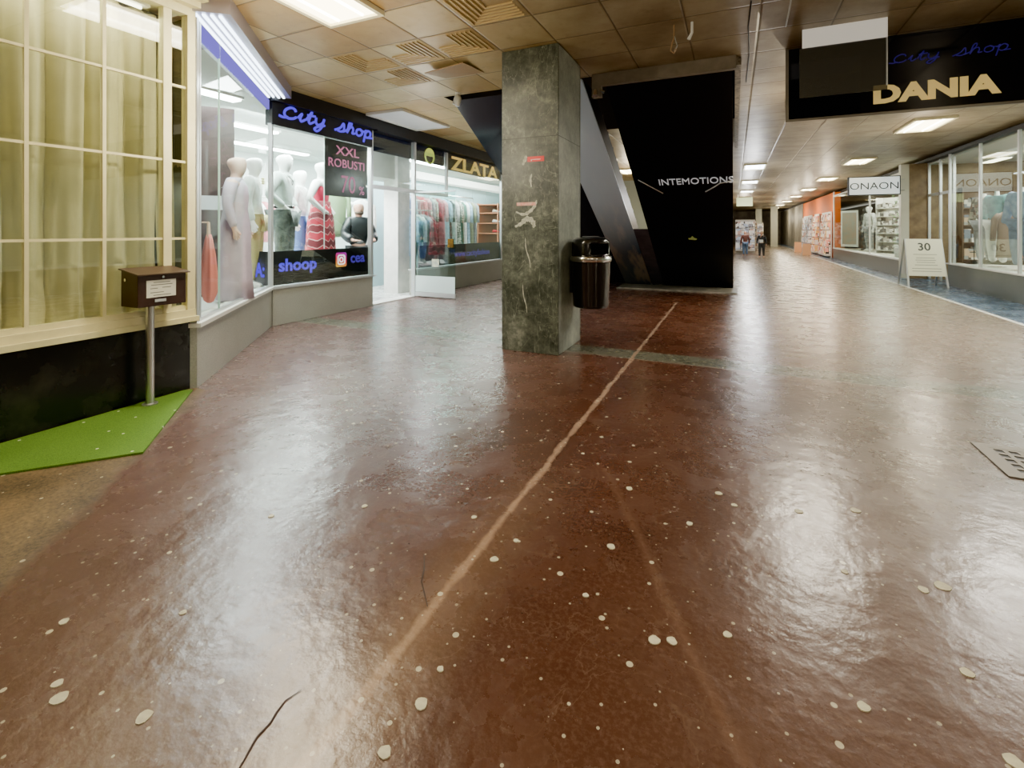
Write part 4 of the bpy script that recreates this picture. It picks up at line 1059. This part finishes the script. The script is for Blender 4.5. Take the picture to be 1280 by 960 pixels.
MB().box(.325, -.008, -.62, .337, -.0045, -.18).build('edge_strip', M['alu'], o2)

# small ceiling fittings
o = thing('spotlight', (-3.55, 5.83, CZ), 'small white spotlight on the ceiling at the corner of the left stair flight', 'spotlight')
MB().tube([(0, 0, -.001), (0, 0, -.06)], .03, 12).build('mount', M['white'], o)
MB().tube([(0, 0, -.06), (.02, -.02, -.10), (.03, -.05, -.20)], [.045, .05, .035], 12).build('head', M['offwhite'], o, smooth=True)
MB().tube([(-.05, .02, -.07), (-.06, .0, -.16)], .02, 10).build('arm', M['offwhite'], o)
o = thing('spotlight', (-1.56, 5.83, 2.96), 'small silver fitting at the lower corner of the grey board over the black flight', 'spotlight')
MB().tube([(0, 0, .08), (.0, -.02, .0)], [.02, .035], 10).build('head', M['chrome'], o)
MB().tube([(.06, -.02, .06), (.12, -.02, .03)], [.012, .02], 8).build('arm', M['chrome'], o)
o = thing('cable_hook', (-.52, 4.78, CZ), 'bare wires and a hook hanging from the ceiling above the black stair flight', 'hanging wires')
MB().tube([(0, 0, -.001), (0, 0, -.12), (-.02, 0, -.18), (-.03, 0, -.24), (.0, 0, -.27), (.02, 0, -.23)], .007, 6).build('wire', mat('rusty', (.32, .2, .1), .6), o)
MB().tube([(.0, 0, -.1), (.03, .0, -.2), (.0, 0, -.25)], .005, 6).build('wire', M['steel'], o)
MB().tube([(.16, 0, -.001), (.16, 0, -.10), (.13, 0, -.16)], [.012, .012, .018], 8).build('bulb_holder', M['white'], o)
cable([(.42, 4.2, CZ - .006), (.44, 4.9, CZ - .006), (.445, 5.25, CZ - .006)], .007, 'white cable lying along the ceiling left of the smoky hanging panel', M['offwhite'])
cable([(.13, 4.55, CZ - .006), (.12, 5.1, CZ - .006), (.15, 5.9, CZ - .006), (.14, 7.0, CZ - .006)], .006, 'black cable along the ceiling right of the stair opening', M['blackmatt'])
b = MB(); b.box(1.84, 5.15, CZ - .012, 2.16, 5.30, CZ - .001); tag(centre_origin(b.build('ceiling_hatch', M['blackmatt'])), 'small black rectangular hatch in the ceiling above the overhead sign', 'hatch')

# ------------------------------------------------------------------ drain grate
o = thing('drain_grate', (1.54, 3.62, 0), 'square metal drain grate in the floor at the right', 'drain')
fm = mat('grate_metal', (.15, .13, .10), .5, .3)
s = .23
MB().box(-s, -s, 0, s, -s + .06, .008).box(-s, s - .06, 0, s, s, .008).box(-s, -s + .06, 0, -s + .06, s - .06, .008).box(s - .06, -s + .06, 0, s, s - .06, .008).build('frame', fm, o)
MB().box(-.2, -.2, .0005, .2, .2, .002).build('pit', M['blackmatt'], o)
for k in range(6):
    a = -.165 + k * .066
    MB().box(-.2, a - .012, .002, .2, a + .012, .007).box(a - .012, -.2, .002, a + .012, .2, .0069).build('grate_bar', fm, o)

# ------------------------------------------------------------------ right-hand shops
XR = 4.6
b = MB(); b.box(XR, 4.0, 0, XR + .25, 14.7, .50); struct(b.build('wall_right', M['granite_dark']), 'dark granite plinth of the near right shop')
b = MB(); b.box(XR - .03, 4.0, .50, XR + .25, 14.72, .53); struct(b.build('trim_10', M['white']), 'white sill of the near right shop window')
b = MB(); b.box(XR - .04, 4.0, 3.10, XR + .1, 40, 3.17); struct(b.build('trim_11', M['blackmatt']), 'black line above the right shop fronts')
w5 = struct(thing('window_5', (XR, 4.0, .53), 'right shop window with jackets', None)); O5 = (XR, 4.0, .53)
b = MB()
for yy in (8.0, 11.55, 13.05, 14.6):
    b.box(XR, yy, .53, XR + .04, yy + .06, 3.10)
rel(b, O5).build('window_frame', M['alu'], w5)
rel(MB().box(XR + .015, 4.0, .53, XR + .021, 14.6, 3.10), O5).build('window_pane', M['glass'], w5)
d2 = struct(thing('door_2', (XR, 14.7, 0), 'glass entrance door of the right shop', None))
MB().box(.1, 0, .02, .15, .06, 3.1).box(.1, .82, .02, .15, .88, 3.1).box(.1, 1.6, .02, .15, 1.66, 3.1).box(.1, .06, 2.2, .14, 1.6, 2.27).build('door_frame', M['alu'], d2)
MB().box(.12, .06, .03, .126, .82, 3.1).box(.12, .88, .03, .126, 1.6, 3.1).build('glass_panel', M['glass'], d2)
b = MB(); b.box(4.15, 16.36, 0, 8.5, 16.5, 3.1); struct(b.build('wall_divider', mat('brown_wall', (.16, .10, .05), .5, col2=(.28, .2, .1), scale=3)), 'brown dividing wall between the right shops')
b = MB(); b.box(4.12, 16.34, .0, 4.3, 16.52, 3.1); struct(b.build('trim_12', mat('pale_pilaster', (.62, .62, .52), .5)), 'pale pilaster at the corner of the second right shop')
b = MB(); b.box(8.5, 4.0, 0, 8.6, 60, 3.1); struct(b.build('wall_right_back', mat('rshop_wall', (.62, .64, .55), .6)))
b = MB(); b.box(4.7, 3.9, 0, 8.5, 4.0, 3.1); struct(b.build('wall_right_near', shopwall))
b = MB(); b.box(4.72, 4.0, 3.051, 8.5, 27, 3.09); struct(b.build('ceiling_right_shops', mat('rshop_ceiling', (.55, .54, .46), .6)))
yl_ = emis('yellow_strip_light', (1, .92, .62), 7)
for (x, y, l, lab) in ((5.6, 12.6, 2.0, 'yellowish strip light inside the near right shop window'), (6.6, 10.0, 2.5, 'strip light deeper in the near right shop'), (5.8, 15.6, 1.0, 'strip light above the entrance of the near right shop'), (6.3, 20.0, 3.0, 'strip light inside the second right shop'), (5.2, 24.0, 2.0, 'strip light at the far end of the second right shop')):
    o = thing('strip_light', (x, y, 3.05), lab, 'light')
    MB().box(-.12, -l / 2, -.03, .12, l / 2, 0).build('housing', M['white'], o); MB().box(-.10, -l / 2 + .03, -.05, .10, l / 2 - .03, -.0301).build('diffuser', yl_, o)
def torso_stand(loc, rz, label, m, shorts=None, hang=True):
    o = thing('dressed_dummy', loc, label, 'mannequin', None, rz)
    H = 1.85; J, E = body_joints(H, 'down')
    sub_skin('jacket', J, E, TORSO | {'wrL', 'wrR'}, (1.15, .02), m, o)
    MB().tube([(0, 0, .80 * H), (0, 0, .87 * H)], [.05, .035], 10).build('neck_cap', M['mannequin'], o)
    sub_skin('trousers', J, E, LEGS, (1.15, .01), shorts or M['white'], o)
    MB().lathe([(.15, 0), (.15, .012), (.02, .016)], n=20).build('base_plate', M['chrome'], o)
    return o
rz = math.radians(115)
pr = mat('display_floor', (.62, .62, .55), .5)
b = MB(); b.box(4.87, 4.05, 0, 6.0, 14.5, .52); tag(centre_origin(b.build('display_platform', pr)), 'pale display floor behind the near right shop window', 'platform')
torso_stand((5.05, 13.55, .52), rz, 'dummy in a teal green jacket over white trousers in the near right shop window', GM['teal'])
torso_stand((5.0, 12.45, .52), rz, 'dummy in a light blue denim jacket at the right edge of the photo', mat('denim_light', (.16, .26, .42), .8, col2=(.3, .4, .55), scale=12), GM['denim blue'])
torso_stand((5.15, 14.4, .52), rz, 'dummy in a brown and grey patterned jacket next to the glass entrance', cells('camo', [(.25, .24, .17), (.10, .09, .07), (.45, .42, .34), (.2, .1, .06)], (14, 14, 14)), GM['grey'])
torso_stand((5.5, 12.95, .52), rz, 'dummy in a red top behind the denim jacket', GM['red'], GM['black'])
garment('hanging_coat', 'long brown fur-like coat hanging between the teal and denim dummies', mat('brown_fur', (.20, .14, .10), .9, bump=.3), (4.98, 12.95, 1.75), .4, 1.0, seed=3)
garment('hanging_shirt', 'orange brown cardigan hanging low beside the patterned jacket', mat('rust_wool', (.40, .14, .06), .9), (5.75, 14.0, 1.5), .4, .8, seed=4)
# goods inside
gm1 = cells('folded_goods', [(.7, .7, .62), (.3, .32, .3), (.55, .4, .25), (.15, .2, .25), (.8, .78, .7)], (7, 7, 9))
def shelf_unit(loc, w, h, n, m, frame, label, rz=0, kind=None):
    o = thing('display_shelf', loc, label, 'shelf', None, rz)
    b = MB(); b.box(-w / 2, .28, 0, w / 2, .30, h); b.build('back_board', frame, o)
    for s_ in (-w / 2, w / 2 - .02):
        MB().box(s_, 0, 0, s_ + .02, .28, h).build('side_board', frame, o)
    for k in range(n):
        z = .1 + (h - .2) * k / n
        MB().box(-w / 2 + .02, 0, z, w / 2 - .02, .28, z + .02).build('shelf_board', frame, o)
        b = MB(); x = -w / 2 + .04; rnd = random.Random(k + int(loc[1] * 10))
        while x < w / 2 - .2:
            ww = rnd.uniform(.12, .24); hh = rnd.uniform(.4, .8) * (h - .2) / n
            b.box(x, .02, z + .02, min(x + ww, w / 2 - .03), .24, z + .02 + hh); x += ww + .02
        q = b.build('goods', m, o); q['kind'] = 'stuff'
    return o
shelf_unit((6.6, 16.0, 0), 2.6, 2.4, 5, gm1, mat('dark_wood', (.12, .07, .03), .5), 'dark wooden shelf of goods at the back of the right shop entrance')
shelf_unit((8.1, 12.5, 0), 5.0, 2.4, 5, gm1, M['offwhite'], 'long pale shelf of folded clothes at the back of the near right shop', rz=-PI / 2)

# hanging box sign
o = thing('box_sign', (3.49, 16.25, 2.27), 'white rectangular hanging sign with black letters ONAON', 'sign')
MB().box(-.59, -.06, 0, .59, .06, .52).build('frame', M['blackmatt'], o)
MB().box(-.565, -.066, .025, .565, -.0605, .495).build('face', mat('sign_white', (.70, .74, .74), .4, emit=.5, ecol=(.8, .9, .95)), o)
text('lettering', 'ONAON', .27, M['ink'], o, u=(1, 0, 0), origin=(0, -.068, .165), depth=.001, align='CENTER', xs=1.08)
MB().tube([(.59, 0, .42), (.70, .05, .42)], .012, 6).tube([(.59, 0, .12), (.70, .05, .12)], .012, 6).build('bracket', M['steel'], o)

# A-frame board
o = thing('sandwich_board', (3.97, 14.15, 0), 'white A-frame pavement board reading 30 standing on the blue floor border', 'sign', rz=math.radians(4))
def lean(z, s): return -s * .30 * (1 - z / 1.12)
for sx_ in (-.36, .36):
    MB().bar((sx_, .30 * -1, 0), (sx_ * .93, -.02, 1.10), .035, .02, (0, 1, 0)).build('leg', M['alu'], o)
    MB().bar((sx_, .30, 0), (sx_ * .93, .02, 1.10), .035, .02, (0, 1, 0)).build('leg', M['steel'], o)
bd = MB(); z0, z1 = .26, 1.10
def fy(z): return -.30 * (1 - z / 1.10) - .03
bd.add([(-.35, fy(z0), z0), (.35, fy(z0), z0), (.335, fy(z1), z1), (-.335, fy(z1), z1), (-.35, fy(z0) + .012, z0), (.35, fy(z0) + .012, z0), (.335, fy(z1) + .012, z1), (-.335, fy(z1) + .012, z1)], [(0, 1, 2, 3), (7, 6, 5, 4), (0, 4, 5, 1), (1, 5, 6, 2), (2, 6, 7, 3), (3, 7, 4, 0)])
bo = bd.build('board', mat('cream_board', (.68, .68, .52), .5, emit=.15), o)
vd = Vector((0, .30 / 1.10, 1)).normalized()
dkk = mat('board_ink', (.06, .07, .06), .7)
def btext(s_, size, z, **k):
    text('lettering', s_, size, dkk, bo, u=(1, 0, 0), v=vd, origin=(0, fy(z) - .004, z), depth=.001, align='CENTER', **k)
btext('30', .25, .84, bold=.004)
btext('. . . . . .', .06, 1.02)
b = MB()
for (zz, w) in ((.74, .22), (.66, .17), (.61, .19), (.56, .17), (.50, .21), (.42, .27), (.36, .27)):
    y = fy(zz) - .003
    b.add([(-w, y, zz), (w, y, zz), (w, y - .0, zz + .012), (-w, y, zz + .012)], [(0, 1, 2, 3)])
b.build('print_lines', mat('faint_ink', (.32, .33, .26), .7), bo)
# back board
bd = MB(); bd.add([(-.35, -fy(z0), z0), (.35, -fy(z0), z0), (.335, -fy(z1), z1), (-.335, -fy(z1), z1), (-.35, -fy(z0) - .012, z0), (.35, -fy(z0) - .012, z0), (.335, -fy(z1) - .012, z1), (-.335, -fy(z1) - .012, z1)], [(0, 1, 2, 3), (7, 6, 5, 4), (0, 4, 5, 1), (1, 5, 6, 2), (2, 6, 7, 3), (3, 7, 4, 0)])
bd.build('board', M['white'], o)

# second right shop
X2 = 4.18
b = MB(); b.box(X2, 16.52, 0, X2 + .2, 26.6, .46); struct(b.build('wall_right_second', M['granite_dark']), 'dark plinth of the second right shop')
b = MB(); b.box(X2 - .02, 16.5, .46, X2 + .2, 26.6, .50); struct(b.build('trim_13', M['white']))
w6 = struct(thing('window_6', (X2, 16.5, .5), 'second right shop window', None))
MB().box(0, 0.05, 0, .04, .11, 2.6).box(0, 3.5, 0, .04, 3.56, 2.6).box(0, 10.0, 0, .04, 10.1, 2.6).box(0, .11, 2.35, .04, 10, 2.42).build('window_frame', M['offwhite'], w6)
MB().box(.015, .11, 0, .02, 10.0, 2.35).build('window_pane', M['glass'], w6)
b = MB(); b.box(4.4, 16.52, 0, 5.6, 26.5, .48); tag(centre_origin(b.build('display_platform', pr)), 'pale display floor in the second right shop window', 'platform')
blackm = mat('mannequin_black', (.02, .02, .022), .4)
figure('mannequin', (4.85, 23.7, .48), rz, 1.8, 'black mannequin in a black coat in the second right shop window', 'mannequin', blackm, 'down', GM['black'], GM['black'])
figure('mannequin', (4.75, 22.7, .48), rz, 1.8, 'grey-dressed mannequin next to the black one in the second right shop', 'mannequin', M['mannequin'], 'down', GM['pale grey'], GM['grey'])
shelf_unit((5.0, 20.9, .48), 1.3, 2.0, 6, cells('shoe_goods', [(.75, .74, .68), (.1, .1, .1), (.4, .38, .33), (.8, .8, .78)], (9, 9, 9)), M['offwhite'], 'white rack of bags and shoes behind the hanging ONAON sign', rz=math.radians(-60))
shelf_unit((6.6, 22.6, 0), 7.6, 2.4, 5, gm1, M['offwhite'], 'pale shelf of clothes deep in the second right shop', rz=-PI / 2)
o = thing('easel_frame', (4.62, 25.6, .48), 'pale framed poster on a stand in the second right shop window', 'poster', rz=math.radians(-50))
MB().box(-.4, 0, .1, .4, .03, 1.7).build('frame', M['white'], o); MB().box(-.33, -.004, .2, .33, 0, 1.6).build('picture', mat('poster_pale', (.36, .38, .33), .5, col2=(.5, .35, .25), scale=4), o)
# potted plant
o = thing('potted_plant', (4.55, 18.1, .48), 'tall green leafy plant at the near corner of the second right shop window', 'plant')
MB().lathe([(.10, 0), (.14, .02), (.16, .28), (.15, .28), (.13, .26)], n=20).build('pot', M['white'], o)
lv = MB(); rnd = random.Random(2)
for k in range(230):
    a = rnd.random() * 6.28; z = .3 + rnd.random() * 1.75; r = rnd.uniform(.03, .24); c = Vector((r * math.cos(a), r * math.sin(a), z))
    d = Vector((math.cos(a), math.sin(a), rnd.uniform(-.5, .6))).normalized() * rnd.uniform(.06, .12); q = d.cross(UP).normalized() * .03
    lv.add([c, c + d * .5 + q, c + d, c + d * .5 - q], [(0, 1, 2, 3)])
q = lv.build('leaves', mat('leaf_green', (.10, .38, .08), .6, col2=(.25, .6, .2), scale=12, emit=.05), o); q['kind'] = 'stuff'
MB().tube([(0, 0, .2), (.02, 0, 1.0), (-.01, .02, 1.9)], [.015, .012, .006], 6).build('stem', mat('stem', (.15, .1, .05), .8), o)

# orange shop beyond
orm = mat('orange_wall', (.80, .17, .01), .7)
b = MB(); b.box(4.25, 26.75, 0, 4.5, 38, 3.1); struct(b.build('wall_orange', orm), 'orange shop wall further down the hall')
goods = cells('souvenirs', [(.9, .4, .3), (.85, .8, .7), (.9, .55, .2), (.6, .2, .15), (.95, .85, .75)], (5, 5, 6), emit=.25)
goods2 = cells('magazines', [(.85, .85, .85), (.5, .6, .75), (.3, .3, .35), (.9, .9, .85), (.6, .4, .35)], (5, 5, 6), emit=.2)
for k, (yy, w, m, lab) in enumerate(((28.3, 2.4, goods, 'tall rack of pink and orange goods nearest on the orange wall'), (31.3, 1.6, goods, 'tall rack of red goods in the middle of the orange wall'), (35.0, 3.5, goods2, 'rack of white and blue magazines past the orange wall'))):
    o = thing('goods_rack', (3.95, yy, 0), lab, 'rack')
    MB().box(.2, -w / 2, 0, .26, w / 2, 2.2).build('back_board', M['offwhite'], o)
    q = MB()
    for r in range(5):
        for c in range(int(w / .22)):
            q.box(0.0 + .03 * r, -w / 2 + c * .22 + .01, .15 + r * .4, .2, -w / 2 + c * .22 + .2, .15 + r * .4 + .34)
    g_ = q.build('goods', m, o); g_['kind'] = 'stuff'
    MB().box(0, -w / 2, .08, .2, w / 2, .14).build('base_shelf', M['white'], o)
for yy, lab in ((29.5, 'small white A-frame board before the orange shop'), (33.2, 'small cream A-frame board further along the orange shop')):
    o = thing('sandwich_board', (3.45, yy, 0), lab, 'sign')
    MB().add([(-.2, -.16, 0), (.2, -.16, 0), (.18, 0, .6), (-.18, 0, .6)], [(0, 1, 2, 3)]).build('board', mat('board_orange', (.75, .42, .22), .6), o)
    MB().add([(-.2, .16, 0), (.2, .16, 0), (.18, .01, .6), (-.18, .01, .6)], [(0, 1, 2, 3)]).build('board', M['white'], o)
b = MB(); b.box(4.2, 38.1, 0, 4.5, 60, 3.1); struct(b.build('wall_right_far', mat('far_wall', (.32, .29, .24), .6, col2=(.5, .48, .42), scale=1.2)))
b = MB(); b.box(-.25, 55, 0, 4.5, 55.2, 3.249); struct(b.build('wall_end', mat('end_wall', (.50, .45, .36), .6, col2=(.25, .22, .2), scale=1.0)))
for k, (xx, yy) in enumerate(((2.9, 44.0), (2.0, 49))):
    o = MB().box(xx - .25, yy - .25, 0, xx + .25, yy + .25, 3.24).build('column', mat('pale_column', (.6, .62, .52), .5), loc=(xx, yy, 0)); tag(o, ['pale square column far down the hall, nearer one', 'pale square column far down the hall, second one'][k], 'column')
o = thing('overhead_sign', (1.2, 27.5, 2.55), 'pale green hanging direction sign far down the hall', 'sign')
MB().box(-1.1, -.05, 0, -.35, .05, .45).build('panel', mat('sign_green', (.42, .45, .22), .5, emit=.4), o)
for s_ in (-1.0, -.45): MB().tube([(s_, 0, .45), (s_, 0, .69)], .012, 6).build('hanger', M['steel'], o)
# kiosk racks at the left of the far hall
for k, (xx, yy, m, lab) in enumerate(((.55, 30.0, goods2, 'rack of blue and white clothes at the left side of the far hall'), (.9, 36.0, gm1, 'stand of mixed goods behind the blue and white rack'), (1.6, 43.0, goods2, 'stall of pale goods deep in the far hall'))):
    o = thing('goods_rack', (xx, yy, 0), lab, 'rack')
    MB().box(-.5, .1, 0, .5, .16, 1.9).build('back_board', M['offwhite'], o)
    q = MB()
    for r in range(4):
        for c in range(6):
            q.box(-.48 + c * .16, -.12, .25 + r * .4, -.34 + c * .16, .1, .25 + r * .4 + .34)
    g_ = q.build('goods', m, o); g_['kind'] = 'stuff'
    MB().box(-.5, -.15, .15, .5, .1, .2).build('base_shelf', M['white'], o)
# walking person
o, J, E = figure('person', (1.18, 25.8, 0), math.radians(170), 1.28, 'small figure in black coat with white bag walking in the far hall', 'person', M['skin'], 'walk', GM['black'], GM['black'])
MB().loft([[(.085 * f * math.cos(2 * PI * k / 14), -.012 + .09 * f * math.sin(2 * PI * k / 14), z) for k in range(14)] for z, f in ((1.13, .85), (1.17, 1), (1.23, .9), (1.275, .4))]).build('hair', mat('blond_hair', (.45, .33, .2), .7), o, smooth=True)
MB().box(-.08, .10, .72, .07, .15, .86).build('bag', M['white'], o)
o, J, E = figure('person', (.50, 27.2, 0), math.radians(10), 1.3, 'dark clothed figure standing by the racks at the left of the far hall', 'person', M['skin'], 'down', mat('brown_coat', (.12, .04, .03), .8), GM['denim blue'])

# ------------------------------------------------------------------ outer shell behind camera
b = MB(); b.box(-12, -6.1, 0, 9, -6, 3.249); struct(b.build('wall_back', mat('rear_wall', (.30, .28, .25), .7)))
b = MB(); b.box(8.9, -6, 0, 9, 3.9, 3.249); struct(b.build('wall_side', mat('side_wall', (.45, .43, .38), .7)))
b = MB(); b.box(-9.6, 15.7, 0, -6.0, 15.8, 3.249); struct(b.build('wall_beyond_left', mat('bl_wall', (.2, .18, .15), .7)))

# lamps added inside the lit spaces, some at fittings, some as bare fill
def area(name, loc, sx, sy, e, col, rot=(0, 0, 0)):
    l = bpy.data.lights.new(name, 'AREA'); l.shape = 'RECTANGLE'; l.size = sx; l.size_y = sy; l.energy = e; l.color = col
    o = bpy.data.objects.new(name, l); C.objects.link(o); o.location = loc; o.rotation_euler = rot; return o
area('hall_lamp_left', (-3.14, 2.72, 3.19), .5, 1.2, 35, (1, .9, .66))
area('shop_front_fill', (-5.95, 5.3, 2.85), .3, 2.0, 150, (.92, 1, .98), (0, math.radians(40), 0))  # added fill, tilted to light the mannequins
area('shop_corner_fill', (-4.75, 3.45, 2.85), .3, .6, 45, (.92, 1, .98))  # added fill above the lilac dress
area('shop_lamp_middle', (-7.0, 6.0, 2.88), .9, 3.8, 560, (.95, 1, .98))
area('shop_lamp_rear', (-6.2, 10.8, 2.88), .4, 4, 200, (.95, 1, .98), (0, math.radians(20), 0))
area('shop_lamp_deep', (-8.4, 9.0, 2.88), .6, 8, 200, (.95, 1, .98))
area('right_shop_lamp', (5.6, 13.0, 3.0), .8, 3, 150, (1, .97, .85))
area('right_shop_deep', (7.4, 12.0, 3.0), .8, 5, 150, (1, .97, .85))
area('second_shop_lamp', (5.0, 20.0, 3.0), .8, 6, 200, (1, .95, .8))
area('window_head_fill', (-4.12, .9, 2.98), .05, 2.6, 12, (1, .95, .72))  # added fill for the curtains
def point(name, loc, e, col):
    l = bpy.data.lights.new(name, 'POINT'); l.energy = e; l.color = col; l.shadow_soft_size = 0
    o = bpy.data.objects.new(name, l); C.objects.link(o); o.location = loc
WC = (1, .88, .66)
for k in range(8): point('hall_fill', (3.14, 11.15 + 5.07 * k, 2.35), 60, WC)  # bare point lamps added below the fittings to wash the ceiling
for k, yy in enumerate((16.3, 21.3, 26.4, 31.5, 36.5)): point('hall_fill', (.56, yy, 2.35), 60, (.95, .97, 1) if yy < 30 else WC)
point('hall_fill', (.98, 7.75, 2.5), 45, WC)
point('hall_fill', (2.95, 7.45, 2.7), 30, WC)
area('hall_lamp_sign', (.95, 7.75, 3.18), .5, 1.1, 80, (1, .93, .8))
area('hall_lamp_sign', (2.95, 7.45, 3.18), .5, 1.1, 110, (1, .96, .88))
point('hall_fill', (-3.15, 15.8, 2.4), 60, WC)
point('hall_fill', (-3.14, 2.72, 2.2), 60, WC)
point('hall_fill', (3.14, 1.0, 2.2), 60, WC)
point('hall_fill', (0.3, 1.0, 2.2), 60, WC)
point('hall_fill', (-1.2, -1.5, 2.35), 40, WC)
point('hall_fill', (-4.9, 6.9, 2.2), 22, (.95, .97, 1))  # added fill near the unlit panel
w = bpy.data.worlds.new('World'); bpy.context.scene.world = w; w.use_nodes = True
w.node_tree.nodes['Background'].inputs[0].default_value = (.95, .9, .85, 1); w.node_tree.nodes['Background'].inputs[1].default_value = .6

# ------------------------------------------------------------------ camera
cam = bpy.data.cameras.new('camera'); co = bpy.data.objects.new('camera', cam); C.objects.link(co)
cam.sensor_width = 36; cam.lens = 36 * 600 / 1280; cam.shift_y = -(480 - 288) / 1280
co.location = (0, 0, 1.3); co.rotation_euler = (PI / 2, 0, math.atan(278 / 600))
cam.clip_end = 200
sc = bpy.context.scene; sc.camera = co
sc.view_settings.view_transform = 'AgX'
sc.view_settings.look = 'AgX - Punchy'
sc.view_settings.exposure = 1.12
sc.cycles.max_bounces = 8; sc.cycles.transparent_max_bounces = 16; sc.cycles.caustics_reflective = False; sc.cycles.caustics_refractive = False
sc.cycles.sample_clamp_indirect = 6
